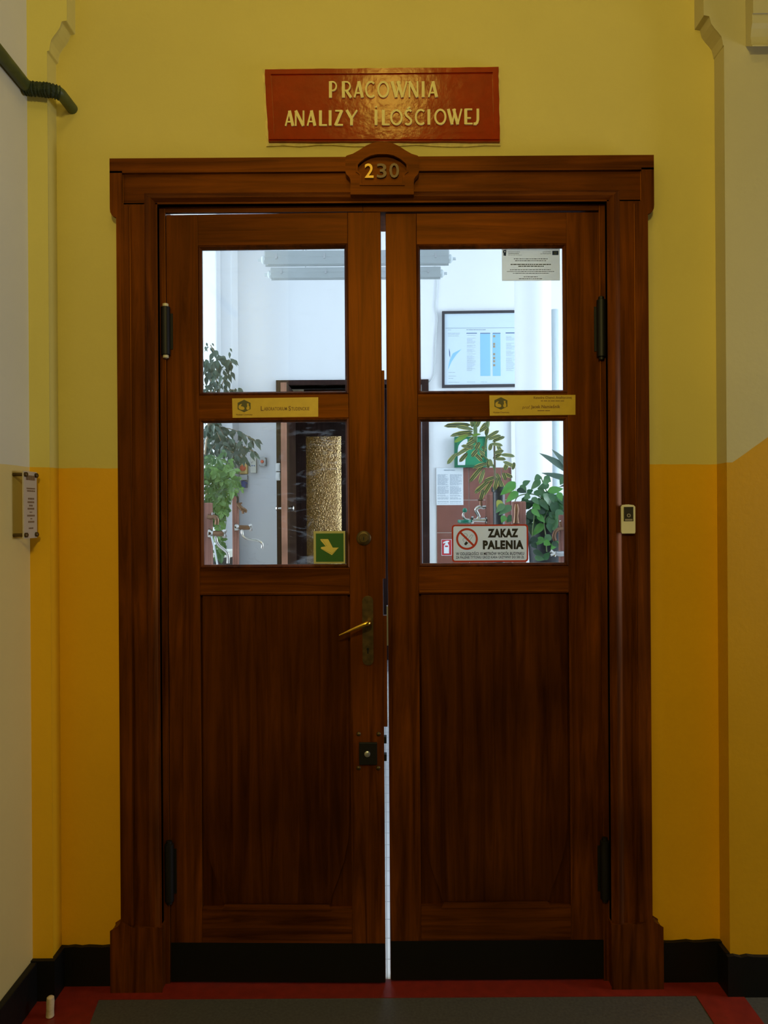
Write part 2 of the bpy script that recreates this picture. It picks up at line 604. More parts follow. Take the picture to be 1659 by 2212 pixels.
def smoothpath(pts, n=6):
    """Catmull-Rom through the points"""
    pts = [Vector(p) for p in pts]
    q = [pts[0] * 2 - pts[1]] + pts + [pts[-1] * 2 - pts[-2]]
    out = []
    for i in range(1, len(q) - 2):
        for k in range(n):
            t = k / n
            a, b, c, d = q[i - 1], q[i], q[i + 1], q[i + 2]
            out.append(0.5 * ((2 * b) + (c - a) * t + (2 * a - 5 * b + 4 * c - d) * t * t + (3 * b - a - 3 * c + d) * t ** 3))
    out.append(pts[-1])
    return out


def lathe(bm, prof, origin, axis, seg=20):
    """profile of (radius, height) turned about the axis"""
    ax = Vector(axis).normalized()
    u = ax.orthogonal().normalized()
    w = ax.cross(u)
    o = Vector(origin)
    rings = []
    for r, h in prof:
        r = max(r, 1e-5)
        rings.append([bm.verts.new(o + ax * h + (u * math.cos(2 * math.pi * k / seg) + w * math.sin(2 * math.pi * k / seg)) * r) for k in range(seg)])
    for a, c in zip(rings, rings[1:]):
        for k in range(seg):
            bm.faces.new([a[k], a[(k + 1) % seg], c[(k + 1) % seg], c[k]])
    bm.faces.new(rings[0][::-1])
    bm.faces.new(rings[-1])
    return bm


def LATHE(*a, **k):
    return lathe(bmesh.new(), *a, **k)


def ribbon(bm, pts, w, y0, y1, closed=False):
    """flat stroke along X, Z points with mitred corners, y0 back to y1 front"""
    pts = [Vector((p[0], p[1])) for p in pts]
    n = len(pts)
    ws = w if isinstance(w, (list, tuple)) else [w] * n
    L, Rr = [], []
    for i in range(n):
        a = pts[(i - 1) % n] if (closed or i > 0) else None
        c = pts[(i + 1) % n] if (closed or i < n - 1) else None
        d1 = (pts[i] - a).normalized() if a is not None else (c - pts[i]).normalized()
        d2 = (c - pts[i]).normalized() if c is not None else d1
        t = (d1 + d2)
        t = t.normalized() if t.length > 1e-6 else d1
        nn = Vector((-t.y, t.x))
        k = 1 / max(0.5, nn.dot(Vector((-d1.y, d1.x))))
        L.append(pts[i] + nn * ws[i] / 2 * k)
        Rr.append(pts[i] - nn * ws[i] / 2 * k)
    v = [[bm.verts.new((q.x, y, q.y)) for q in s] for s in (L, Rr) for y in (y0, y1)]
    lb, lf, rb, rf = v
    m = n if closed else n - 1
    for i in range(m):
        j = (i + 1) % n
        bm.faces.new([lf[i], lf[j], rf[j], rf[i]])
        bm.faces.new([lb[i], rb[i], rb[j], lb[j]])
        bm.faces.new([lf[i], lb[i], lb[j], lf[j]])
        bm.faces.new([rf[i], rf[j], rb[j], rb[i]])
    if not closed:
        bm.faces.new([lf[0], rf[0], rb[0], lb[0]])
        bm.faces.new([lf[-1], lb[-1], rb[-1], rf[-1]])
    return bm


def text_bm(s, x0, x1, z0, z1, y, thick=0.0006, bold=0.0, shear=0.0, bm=None):
    """lettering fitted into the rectangle x0..x1, z0..z1 on the plane y"""
    cu = bpy.data.curves.new('lettering', 'FONT')
    cu.body = s
    cu.size = 1.0
    cu.offset = bold
    cu.shear = shear
    cu.resolution_u = 3
    cu.space_character = 1.14 if bold > 0.05 else 1.05
    cu.extrude = 0.0 if thick == 0 else 0.5
    o = bpy.data.objects.new('lettering', cu)
    COL.objects.link(o)
    dg = bpy.context.evaluated_depsgraph_get()
    me = bpy.data.meshes.new_from_object(o.evaluated_get(dg))
    bpy.data.objects.remove(o)
    bpy.data.curves.remove(cu)
    bm = bm or bmesh.new()
    b2 = bmesh.new()
    b2.from_mesh(me)
    bpy.data.meshes.remove(me)
    xs = [v.co.x for v in b2.verts]
    ys = [v.co.y for v in b2.verts]
    ax, bx, ay, by = min(xs), max(xs), min(ys), max(ys)
    for v in b2.verts:
        v.co = ((v.co.x - ax) / (bx - ax) * (x1 - x0) + x0, y - (v.co.z + 0.5) * thick, (v.co.y - ay) / (by - ay) * (z1 - z0) + z0)
    tmp = bpy.data.meshes.new('tmp')
    b2.to_mesh(tmp)
    b2.free()
    bm.from_mesh(tmp)
    bpy.data.meshes.remove(tmp)
    return bm


def TXT(s, px, Y, bold=0.0, thick=0.0006, shear=0.0):
    x0, x1, z0, z1 = PR(*px, Y)
    return text_bm(s, x0, x1, z0, z1, Y, thick, bold, shear)


def dashes(bm, px, py, px1, Y, h=1.6, wmin=3, wmax=10, gap=1.6, thick=0.0004):
    """one line of print too small to read: word-long strokes"""
    x = px
    while x < px1 - 1:
        w = min(random.uniform(wmin, wmax), px1 - x)
        X0, X1, Z0, Z1 = PR(x, py - h / 2, x + w, py + h / 2, Y)
        box(bm, X0, X1, Y - thick, Y, Z0, Z1)
        x += w + gap
    return bm


# ================================================================== THE SETTING: corridor
PIER = -0.069           # front of the piers
WX = 2.4
obj_floor = obj('floor', B(-1.2, WX, -4.6, 0.012, -0.05, 0.0), 'lino')
tag(obj_floor, 'dark grey linoleum corridor floor edged with red strips', None, kind='structure')
fz = 0.0012
obj('border_strip', PRI([(-1.05, -0.0), (1.062, -0.0), (1.062, 0.002), (-1.05, 0.002)], -0.075, 0.012), 'red_lino', obj_floor)
obj('border_strip', B(0.922, 1.062, -4.0, -0.075, 0.0, 0.002), 'red_lino', obj_floor)
bm = bmesh.new()
st = [(-1.05, -0.075), (-0.861, -0.075), (-0.845, -0.19), (-0.80, -0.6), (-0.80, -4.0), (-1.05, -4.0)]
a = [bm.verts.new((x, y, 0.0)) for x, y in st]
b = [bm.verts.new((x, y, 0.002)) for x, y in st]
bm.faces.new(a[::-1])
bm.faces.new(b)
for i in range(6):
    j = (i + 1) % 6
    bm.faces.new([a[i], a[j], b[j], b[i]])
obj('border_strip', bm, 'red_lino', obj_floor)

# wall with the door opening
CEIL = 4.7
opening = rect(-0.700, 0.700, -0.02, 2.40)
w = obj('wall_back', PRI([(-1.3, -0.02), (-0.700, -0.02), (-0.700, 2.48), (0.700, 2.48), (0.700, -0.02), (WX, -0.02), (WX, CEIL), (-1.3, CEIL)], 0.0, 0.16), 'wall')
tag(w, 'yellow over orange painted wall around the double door', None, kind='structure')
wl = obj('wall_left', B(-1.30, -1.06, -4.6, 0.0, -0.02, CEIL), 'wall_l', bevel=0.006)
tag(wl, 'pale cream side wall with green pipe and plaque', None, kind='structure')
c = obj('ceiling', B(-1.3, WX, -4.6, 0.16, CEIL, CEIL + 0.1), 'wall_l')
tag(c, 'high corridor ceiling', None, kind='structure')


def pier(px_profile, xin, xout, name, m, label):
    pts = [(xin, -0.01)]
    for px, py in px_profile:
        pts.append(P(px, py, PIER))
    pts[1] = (xin, pts[1][1])
    ztop = CEIL - 0.02
    pts.append((pts[-1][0], ztop))
    pts.append((xout, ztop))
    pts.append((xout, -0.01))
    o = obj(name, PRI(pts, PIER, 0.002), m, bevel=0.004, seg=2)
    return tag(o, label, None, kind='structure')


pier([(99, 108), (104, 107), (105.5, 96), (108, 85), (114, 76), (121, 67), (127, 57), (131, 44), (142, 42)], -1.003, -1.07, 'wall_left_pier', 'wall_p',
     'narrow yellow pier with curved corbel beside the green pipe')
pier([(1567, 98), (1563, 97), (1561.5, 88), (1559, 78), (1552, 69), (1544, 60), (1537, 50), (1533, 34), (1521, 32)], 1.028, 1.7, 'wall_right_pier', 'wall_r',
     'pale pier with curved corbel and rising orange dado')
# moulded capital block at the top of the right pier
x0 = P(1625, 60, PIER - 0.04)[0]
prof = [(0.0, 100), (-0.040, 100), (-0.040, 97), (-0.034, 95), (-0.030, 80), (-0.034, 62), (-0.040, 50), (-0.040, 30), (-0.046, 28), (-0.046, -120), (0.0, -120)]
bm = bmesh.new()
A_, B_ = [], []
for dy, py in prof:
    z = P(1650, py, PIER + dy)[1]
    A_.append(bm.verts.new((x0, PIER + dy, z)))
    B_.append(bm.verts.new((x0 + 0.6, PIER + dy, z)))
bm.faces.new(A_)
bm.faces.new(B_[::-1])
for i in range(len(prof)):
    j = (i + 1) % len(prof)
    bm.faces.new([A_[i], A_[j], B_[j], B_[i]])
tag(obj('trim_2', bm, 'wall_r'), 'moulded plaster capital high on the pale pier', None, kind='structure')


# black skirting boards
def skirting(name, x0, x1, yf, yb, z1, label):
    bm = bmesh.new()
    n = max(2, int(abs(x1 - x0) / 0.02))
    top = [(x0 + (x1 - x0) * i / n, z1 + random.uniform(-0.0025, 0.0025)) for i in range(n + 1)]
    prism(bm, [(x0, 0.0)] + [(x1, 0.0)] + top[::-1], yf, yb)
    return tag(obj(name, bm, 'black'), label, None, kind='structure')


skirting('baseboard_back_left', -1.003, -0.834, -0.014, 0.0, 0.123, 'black skirting between the narrow pier and the door casing')
skirting('baseboard_back_right', 0.840, 1.028, -0.014, 0.0, 0.126, 'black skirting between the door casing and the pale pier')
skirting('baseboard_right', 1.014, 1.7, PIER - 0.014, PIER, 0.121, 'black skirting along the foot of the pale pier')
bm = B(1.014, 1.028, PIER, -0.014, 0, 0.123)
tag(obj('baseboard_right_return', bm, 'black'), 'black skirting return in the reveal of the pale pier', None, kind='structure')
bm = B(-1.06, -0.989, PIER - 0.014, PIER, 0, 0.122)
box(bm, -1.003, -0.989, PIER, -0.014, 0, 0.122)
tag(obj('baseboard_left_return', bm, 'black'), 'black skirting round the foot of the narrow pier', None, kind='structure')
bm = B(-1.06, -1.040, -4.6, PIER - 0.014, 0, 0.120)
tag(obj('baseboard_left', bm, 'black', bevel=0.004), 'black skirting along the cream side wall', None, kind='structure')

# ------------------------------------------------------------------ door casing (trim_1)
cas = thing('trim_1', 'brown carved wooden door casing with eared corners and numbered crest', 'door casing', (0, 0, 0), kind='structure')
OX, EX, PXO = 0.803, 0.822, 0.834      # outer edge, ears, plinth blocks
IX = 0.6866
YB, YF, YD = -0.030, -0.041, -0.037    # board, outer fillet, bead fronts
ZT = 2.525
for s in (-1, 1):
    m = lambda pts: [(s * x, z) for x, z in pts]
    ear = [(OX, 2.352), (OX + 0.006, 2.353), (OX + 0.013, 2.357), (EX - 0.001, 2.366), (EX, 2.376)]
    obj('jamb_board', PRI(m([(IX, 0.19), (OX, 0.19)] + ear + [(EX, 2.395), (IX, 2.395)]), YB, 0.0), 'woodv', cas, bevel=0.002)
    obj('outer_fillet', PRI(m([(0.770, 0.205), (OX, 0.205)] + ear + [(EX, 2.487), (0.790, 2.487), (0.790, 2.392), (0.786, 2.386), (0.778, 2.385), (0.770, 2.383)]), YF, YB), 'woodv', cas, bevel=0.003)
    # rounded inner bead
    bm = bmesh.new()
    pr = [(IX, 0.0), (IX, -0.022), (IX + 0.006, -0.034), (IX + 0.016, -0.040), (IX + 0.028, -0.038), (IX + 0.037, -0.031), (IX + 0.038, 0.0)]
    lo = [bm.verts.new((s * x, y, 0.19)) for x, y in pr]
    hi = [bm.verts.new((s * x, y, 2.395 + (x - IX) * 0.82)) for x, y in pr]
    for i in range(len(pr) - 1):
        bm.faces.new([lo[i], lo[i + 1], hi[i + 1], hi[i]])
    bm.faces.new(lo)
    bm.faces.new(hi[::-1])
    obj('bead', bm, 'woodv', cas, smooth=True)
    # plinth block with a flared top
    fl = [(OX, 0.215), (OX + 0.003, 0.207), (OX + 0.010, 0.200), (PXO - 0.012, 0.196), (PXO, 0.188), (PXO, 0.0)]
    obj('plinth_block', PRI(m([(IX - 0.004, 0.0), (IX - 0.004, 0.196)] + [(0.770, 0.196)] + fl), -0.046, 0.0), 'woodv', cas, bevel=0.003)
    obj('lining', B(*sorted((s * 0.668, s * 0.700)), -0.004, 0.16, 0.0, 2.395), 'woodv', cas, bevel=0.002)
obj('head_board', PRI(rect(-EX, EX, 2.395, ZT), YB, 0.0), 'woodh', cas, bevel=0.002)
bm = bmesh.new()
pr = [(2.395, 0.0), (2.395, -0.022), (2.400, -0.034), (2.408, -0.040), (2.418, -0.038), (2.426, -0.031), (2.427, 0.0)]
lo = [bm.verts.new((-IX - (z - 2.395) * 1.2, y, z)) for z, y in pr]
hi = [bm.verts.new((IX + (z - 2.395) * 1.2, y, z)) for z, y in pr]
for i in range(len(pr) - 1):
    bm.faces.new([lo[i], lo[i + 1], hi[i + 1], hi[i]])
obj('bead', bm, 'woodh', cas, smooth=True)
for s in (-1, 1):
    obj('outer_fillet', PRI([(s * 0.10, 2.487), (s * EX, 2.487), (s * EX, ZT), (s * 0.10, ZT)], YF, YB), 'woodh', cas, bevel=0.003)
obj('head_lining', B(-0.668, -0.06, -0.004, 0.008, 2.3775, 2.40), 'woodh', cas)
obj('head_lining', B(-0.06, 0.668, -0.004, 0.16, 2.376, 2.40), 'woodh', cas, bevel=0.002)

# crest with the room number
YC = -0.060


def mirror_px(left, cx):
    return left + [(2 * cx - x, y) for x, y in left[::-1]]


CX = 825.5
left = [(757, 420), (757, 388), (754, 382), (748, 376), (746, 370), (746, 339), (749, 336), (762, 332), (776, 324), (790, 315), (803, 309), (815, 307)]
outer = [P(x, y, YC) for x, y in mirror_px(left, CX)]
inl = [(779, 399), (779, 378), (776, 374), (771, 371), (771, 356), (776, 350), (786, 342), (800, 335), (814, 332)]
inner = [P(x, y, YC) for x, y in mirror_px(inl, CX)]
crest = obj('crest', PRI(outer, YC, YB, [inner]), 'woodh', cas)
obj('crest_field', PRI([P(x, y, YC + .012) for x, y in mirror_px([(x - 1, y) for x, y in inl], CX)], YC + 0.014, YB), 'woodh', crest)
obj('crest_bead', ribbon(bmesh.new(), inner, 0.006, YC + 0.004, YC - 0.004, True), 'woodh', crest)
for ch, pxr, mm in (('2', (788, 355, 807, 386), 'numeral_brass'), ('3', (814, 355, 835, 386), 'numeral_dark'), ('0', (841, 354, 862, 386), 'numeral_dark')):
    obj('numeral', TXT(ch, pxr, YC + 0.012, bold=0.012, thick=0.006), mm, crest)


# ------------------------------------------------------------------ door leaves
def bead_ring(x0, x1, z0, z1, wd=0.011):
    """sloping glazing bead just outside the sight line of the pane"""
    bm = bmesh.new()
    o = [(x0 - wd, z0 - wd), (x1 + wd, z0 - wd), (x1 + wd, z1 + wd), (x0 - wd, z1 + wd)]
    m_ = [(x0 - wd * .55, z0 - wd * .55), (x1 + wd * .55, z0 - wd * .55), (x1 + wd * .55, z1 + wd * .55), (x0 - wd * .55, z1 + wd * .55)]
    i_ = [(x0, z0), (x1, z0), (x1, z1), (x0, z1)]
    rings = [[bm.verts.new((x, y, z)) for x, z in q] for q, y in ((o, 0.006), (o, 0.001), (m_, -0.003), (i_, 0.008), (i_, 0.016))]
    for a, b in zip(rings, rings[1:]):
        for k in range(4):
            bm.faces.new([a[k], a[(k + 1) % 4], b[(k + 1) % 4], b[k]])
    return bm


def leaf_door(name, s, x_hinge, x_free, label, on_left):
    """s: sign of the hinge side; panes 0.117..0.557 from the meeting line"""
    d = thing(name, label, 'door', (x_hinge, 0, 0.008), kind='structure', on_left=on_left)
    T = 0.042
    px0, px1 = 0.117, 0.558
    wdt = 0.011
    zt, zb = 2.372, 0.008
    X = lambda a, b: sorted((s * a, s * b))
    xs_h = X(px1 + wdt, abs(x_hinge))
    obj('stile', B(*xs_h, 0.0, T, zb, zt), 'woodv', d, bevel=0.0015)
    xf = sorted((s * (px0 - wdt), x_free))
    obj('stile', B(*xf, 0.0, T, zb, zt), 'woodv', d, bevel=0.0015)
    xr = X(px0 - wdt, px1 + wdt)
    for z0, z1 in ((2.265 + wdt, zt), (1.730 + wdt, 1.825 - wdt), (1.206, 1.291 - wdt), (zb, 0.232)):
        obj('rail', B(*xr, 0.0, T, z0, z1), 'woodh', d, bevel=0.0015)
    for z0, z1 in ((1.825, 2.265), (1.291, 1.730)):
        p = X(px0, px1)
        obj('glazing_bead', bead_ring(p[0], p[1], z0, z1), 'woodv', d)
        pane = obj('pane', B(p[0] - .004, p[1] + .004, 0.0165, 0.0195, z0 - .004, z1 + .004), 'glass_smeared' if s < 0 and z0 < 1.5 else 'glass', d)
    # lower panel: recessed ground and raised field with waisted foot
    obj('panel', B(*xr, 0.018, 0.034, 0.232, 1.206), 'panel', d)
    cx = (xr[0] + xr[1]) / 2
    hw = (xr[1] - xr[0]) / 2 - 0.012
    lf = [(cx - hw, 1.190), (cx - hw, 0.50), (cx - hw + 0.004, 0.44), (cx - hw + 0.016, 0.38), (cx - hw + 0.036, 0.32), (cx - hw + 0.052, 0.28), (cx - hw + 0.058, 0.25)]
    fld = lf + [(2 * cx - x, z) for x, z in lf[::-1]]
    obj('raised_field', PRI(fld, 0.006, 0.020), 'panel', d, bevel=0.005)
    obj('panel_moulding', PRI([(cx - hw + 0.055, 0.231), (cx + hw - 0.055, 0.231), (cx + hw - 0.060, 0.243), (cx - hw + 0.060, 0.243)], -0.004, 0.018), 'woodh', d, bevel=0.003)
    obj('panel_moulding', B(xr[0], xr[1], -0.002, 0.018, 1.198, 1.208), 'woodh', d, bevel=0.003)
    kx = sorted((x_hinge, x_free))
    obj('kick_plate', B(kx[0] + 0.002, kx[1] - 0.001, -0.003, 0.001, zb + 0.001, 0.127), 'kick', d)
    return d


dl = leaf_door('door_1', -1, -0.667, -0.0045, 'brown wooden door leaf with lever handle and green arrow sign', True)
dr = leaf_door('door_2', 1, 0.6715, 0.0105, 'brown wooden door leaf with no-smoking sticker on its lower pane', False)


# hinges
def hinge(d, x, py0, py1, cx_px, tips):
    z1 = P(cx_px, py0)[1]
    z0 = P(cx_px, py1)[1]
    h = obj('hinge', LATHE([(0.004, z0 + 0.008), (0.0140, z0 + 0.012), (0.0140, z1 - 0.012), (0.004, z1 - 0.008)], (x, -0.010, 0), (0, 0, 1), seg=14), 'iron', d, smooth=True)
    obj('hinge_leaf', B(*sorted((x, x + (0.020 if x < 0 else -0.020))), -0.003, 0.0, z0 + 0.03, z1 - 0.03), 'iron', h)
    for z, q in ((z0, 1), (z1, -1)):
        obj('hinge_tip', LATHE([(0.0035, 0), (0.0088, 0.002), (0.0088, 0.012), (0.005, 0.016)], (x, -0.010, z), (0, 0, q), seg=12), 'cream_metal' if tips else 'iron', h, smooth=True)


hinge(dl, -0.667, 657, 776, 360, True)
hinge(dl, -0.667, 1812, 1950, 368, False)
hinge(dr, 0.6715, 642, 780, 1298, False)
hinge(dr, 0.6715, 1805, 1945, 1305, False)

# lever handle on its long plate
x, z = P(795, 1360)
w_ = 0.0145
hp = obj('handle_plate', PRI(rrect(P(784, 1360)[0], P(806, 1360)[0], P(795, 1434)[1], P(795, 1287)[1], 0.0145), -0.004, 0.0), 'dull_brass', dl, bevel=0.001)
obj('keyhole', PRI(circ(P(795, 1400)[0], P(795, 1400)[1], 0.004, 12), -0.0045, -0.003), 'iron', hp)
obj('keyhole', B(P(795, 1400)[0] - .002, P(795, 1400)[0] + .002, -0.0045, -0.003, P(795, 1410)[1], P(795, 1400)[1]), 'iron', hp)
lp = P3(797, 1344, -0.03)
pts = smoothpath([P3(797, 1344, 0.0), P3(797, 1344, -0.022), P3(797, 1345, -0.040), P3(790, 1347, -0.048), P3(770, 1355, -0.048), P3(750, 1364, -0.046), P3(734, 1371, -0.044)], 4)
rr = [0.0085] * 10 + [0.0085 - 0.0062 * i / (len(pts) - 11) for i in range(len(pts) - 10)]
obj('lever', TUBE(pts, rr, 12), 'brass', hp, smooth=True)
# cylinder lock rosette
cx, cz = P(786, 1162)
ro = obj('lock_rosette', LATHE([(0.0225, 0), (0.0225, 0.003), (0.019, 0.006), (0.014, 0.0065), (0.013, 0.009), (0.001, 0.009)], (cx, 0, cz), (0, -1, 0), 28), 'dull_brass', dl, smooth=True)
obj('keyhole', B(cx - .0015, cx + .0015, -0.0098, -0.008, cz - .007, cz + .003), 'iron', ro)
# lower lock with its four bolts
X0, X1, Z0, Z1 = PR(776, 1600, 815, 1648)
lk = obj('lower_lock', B(X0, X1, -0.008, 0.0, Z0, Z1), 'iron', dl, bevel=0.002)
cx, cz = P(794, 1624)
obj('lock_barrel', LATHE([(0.009, 0), (0.009, 0.004), (0.005, 0.006), (0.001, 0.006)], (cx, -0.008, cz), (0, -1, 0), 16), 'steel', lk, smooth=True)
for bx, by in ((775, 1583), (818, 1583), (775, 1656), (817, 1656)):
    q = P(bx, by)
    obj('bolt_head', LATHE([(0.007, 0), (0.0065, 0.002), (0.004, 0.004), (0.0005, 0.0048)], (q[0], 0, q[1]), (0, -1, 0), 14), 'dull_brass', lk, smooth=True)
# latch tongues and meeting strip in the gap between the leaves
obj('meeting_strip', B(-0.0046, 0.006, 0.014, 0.036, P(833, 1570)[1], P(833, 1330)[1]), 'woodv', dl)
obj('meeting_strip', B(-0.0046, 0.0035, 0.014, 0.036, P(830, 1250)[1], P(827, 800)[1]), 'woodv', dl)
for py in (1598, 1636):
    obj('latch_bolt', B(-0.0046, 0.003, 0.008, 0.030, P(832, py + 7)[1], P(832, py - 7)[1]), 'iron', dl)
obj('strike_plate', B(0.006, 0.0106, 0.004, 0.030, P(836, 1395)[1], P(836, 1310)[1]), 'steel', dr)


# ------------------------------------------------------------------ things fixed to the doors
def emblem(px0, py0, px1, py1, Y, parent, material):
    """hexagonal badge with a pale bird and flask shape left open"""
    cx, cy = (px0 + px1) / 2, (py0 + py1) / 2
    hx, hy = (px1 - px0) / 2, (py1 - py0) / 2
    q = lambda u, v: P(cx + u * hx, cy + v * hy, Y)
    hexo = [q(0, -1), q(1, -.5), q(1, .5), q(0, 1), q(-1, .5), q(-1, -.5)]
    bird = [q(-.86, .30), q(-.84, -.05), q(-.62, -.28), q(-.30, -.36), q(-.40, -.20), q(-.50, -.02), q(-.42, .04), q(-.16, .08), q(.05, .26), q(.06, .50), q(-.14, .62), q(-.50, .60), q(-.74, .50)]
    flask = [q(.42, -.42), q(.72, -.42), q(.72, -.10), q(.84, .12), q(.84, .50), q(.62, .62), q(.40, .60), q(.34, .30), q(.48, .05)]
    return obj('emblem', PRI(hexo, Y - 0.0006, Y, [bird, flask]), material, parent)


def plate(name, label, quad_px, texts, em, on_left):
    Y = -0.0018
    q = [P(x, y, Y) for x, y in quad_px]
    zb = min(p[1] for p in q)
    t = thing(name, label, 'name plate', ((q[0][0] + q[2][0]) / 2, 0, zb), on_left=on_left)
    obj('plate', PRI(q, Y, -0.0001), 'plate', t)
    emblem(*em, Y, t, 'ink_olive')
    for s, px, bold, sh in texts:
        obj('lettering', TXT(s, px, Y, bold, 0.0004, sh), 'ink_brown', t)
    return t, Y


t, Y = plate('name_plate', 'gold plate reading LABORATORIUM STUDENCKIE on the door with the lever handle',
             [(503, 903), (688, 901), (688, 859), (502, 861)],
             [('L', (564, 878, 570, 888), .015, 0), ('ABORATORIUM', (571, 880, 620.5, 887.5), .012, 0), ('S', (624, 878, 629, 888), .015, 0), ('TUDENCKIE', (630, 880, 669, 887.5), .012, 0),
              ('Wydział Chemiczny', (510, 894, 546, 899), .01, 0)], (514, 864, 542, 891), True)
t, Y = plate('name_plate', 'gold plate reading prof. Jacek Namieśnik on the door with the no-smoking sticker',
             [(1058, 898), (1243, 896), (1243, 853), (1057, 854)],
             [('Katedra Chemii Analitycznej', (1153, 856, 1235, 863), .012, 0), ('prof.', (1128, 876, 1145, 885), 0.0, 0.25), ('Jacek Namieśnik', (1147, 874, 1210, 884), .02, 0),
              ('Wydział Chemiczny', (1065, 889, 1100, 893.5), .01, 0)], (1068, 858, 1096, 885), False)
bm = dashes(bmesh.new(), 1168, 866, 1220, Y, 1.4, 4, 11)
dashes(bm, 1161, 887, 1188, Y, 1.5, 8, 16)
obj('small_print', bm, 'ink_brown', t)['kind'] = 'stuff'
t['label'] = 'gold plate with three lines of print above the no-smoking sticker'

# no smoking sticker on the lower pane
YS = 0.0150
X0, X1, Z0, Z1 = PR(976, 1133, 1141, 1214, YS)
t = thing('no_smoking_sticker', 'white sticker with red border reading ZAKAZ PALENIA', 'sticker', ((X0 + X1) / 2, YS, Z0))
obj('film', PRI(rrect(X0, X1, Z0, Z1, 0.010), YS, 0.0163), 'sticker', t)
Y = YS
obj('border', PRI(rrect(X0, X1, Z0, Z1, 0.010), Y - .0005, Y, [rrect(X0 + .0048, X1 - .0048, Z0 + .0048, Z1 - .0048, 0.006)]), 'sticker_red', t)
cx, cz = P(1008.7, 1164.3, Y)
r = 23.6 / S0
obj('prohibition_ring', PRI(circ(cx, cz, r, 36), Y - .0008, Y, [circ(cx, cz, r - 0.0062, 36)]), 'sticker_red', t)
k = (r - 0.003) * 0.7071
obj('prohibition_bar', ribbon(bmesh.new(), [(cx - k, cz + k), (cx + k, cz - k)], 0.0062, Y, Y - .0009), 'sticker_red', t)
zp = lambda zx, zy: P(960 + zx / 8.73, 1120 + zy / 8.73, Y)
obj('cigarette_tip', PRI([zp(372, 480), zp(410, 428), zp(447, 462), zp(410, 503), zp(388, 502)], Y - .0006, Y), 'sticker_black', t)
obj('cigarette_outline', ribbon(bmesh.new(), [zp(410, 430), zp(508, 305), zp(540, 320), zp(447, 458)], 0.0007, Y, Y - .0005), 'sticker_grey', t)
obj('smoke_line', ribbon(bmesh.new(), [zp(368, 285), zp(400, 282), zp(428, 300), zp(432, 330), zp(405, 355), zp(360, 380), zp(345, 405), zp(372, 440)], 0.0008, Y, Y - .0005), 'sticker_grey', t)
for s, px, bo in (('ZAKAZ', (1053.5, 1142, 1119.5, 1161), .06), ('PALENIA', (1043, 1167, 1131, 1186.5), .06), ('W ODLEGŁOŚCI 10 METRÓW WOKÓŁ BUDYNKU', (985, 1190.5, 1132, 1199.2), .018),
                  ('ZA PALENIE TYTONIU GROZI KARA GRZYWNY DO 500 ZŁ', (985, 1201, 1132, 1206.5), .015)):
    obj('lettering', TXT(s, px, Y, bo, 0.0005), 'sticker_black', t)

# green arrow sign on the other lower pane
X0, X1, Z0, Z1 = PR(678, 1147, 746, 1217, YS)
t = thing('arrow_sign', 'green square sign with cream arrow pointing down on the door pane', 'sign', ((X0 + X1) / 2, YS, Z0), on_left=True)
obj('rim', PRI(rect(X0, X1, Z0, Z1), YS - 0.0012, 0.0163), 'exit_rim', t)
a0, a1, c0, c1 = PR(683, 1152, 742.5, 1213, YS)
obj('green_face', PRI(rect(a0, a1, c0, c1), YS - .0018, YS - .001), 'exit_green', t)
za = lambda zx, zy: P(400 + zx / 4.366, 850 + zy / 4.366, YS)
obj('arrow', PRI([za(1278, 1372), za(1350, 1372), za(1394, 1452), za(1450, 1452), za(1386, 1522), za(1282, 1462), za(1284, 1448), za(1328, 1440), za(1280, 1385)], YS - .0023, YS - .0015), 'exit_cream', t)
obj('arrow_line', ribbon(bmesh.new(), [za(1282, 1460), za(1388, 1508), za(1448, 1455)], 0.0006, YS - .0022, YS - .0026), 'ink_olive', t)
obj('arrow_line', ribbon(bmesh.new(), [za(1280, 1384), za(1300, 1380), za(1340, 1440)], 0.0006, YS - .0022, YS - .0026), 'ink_olive', t)

# project card stuck behind the upper pane
YK = 0.0225
X0, X1, Z0, Z1 = PR(1084, 538, 1209.5, 606.5, YK)
t = thing('notice_card', 'grey beige card with small blue flag taped in the upper pane corner', 'card', ((X0 + X1) / 2, YK, Z0))
obj('card', PRI(rect(X0, X1, Z0, Z1), YK - .0008, YK), 'paper_back', t)
Y = YK - .0008
zc = lambda zx, zy: (1075 + zx / 11.44, 530 + zy / 11.44)


def card_text(s, zx0, zy0, zx1, zy1, bold):
    a, b = zc(zx0, zy0), zc(zx1, zy1)
    obj('lettering', TXT(s, (a[0], a[1], b[0], b[1]), Y, bold, 0.0004), 'card_ink', t)


card_text('INNOWACYJNA', 255, 155, 555, 180, .02)
card_text('GOSPODARKA', 262, 193, 530, 218, .02)
card_text('UNIA EUROPEJSKA', 1115, 150, 1320, 170, .02)
bm = bmesh.new()
for zy, zx0, zx1, h in ((242, 255, 600, 10), (190, 1110, 1320, 10), (213, 1055, 1320, 12), (335, 400, 1235, 26), (380, 430, 1200, 26), (603, 305, 1330, 24), (648, 230, 1395, 24), (692, 380, 1270, 22), (778, 645, 990, 24), (825, 525, 1100, 24)):
    a, b = zc(zx0, zy), zc(zx1, zy)
    dashes(bm, a[0], a[1], b[0], Y, h / 11.44 * 0.62, 1.2, 6.5, 1.1)
for zy, zx0, zx1 in ((472, 320, 1315), (516, 510, 1140)):
    a, b = zc(zx0, zy), zc(zx1, zy)
    dashes(bm, a[0], a[1], b[0], Y, 2.0, 2, 8, 1.0)
obj('small_print', bm, 'card_ink', t)['kind'] = 'stuff'
a, b = zc(1350, 137), zc(1502, 240)
X0, X1, Z0, Z1 = PR(a[0], a[1], b[0], b[1], Y)
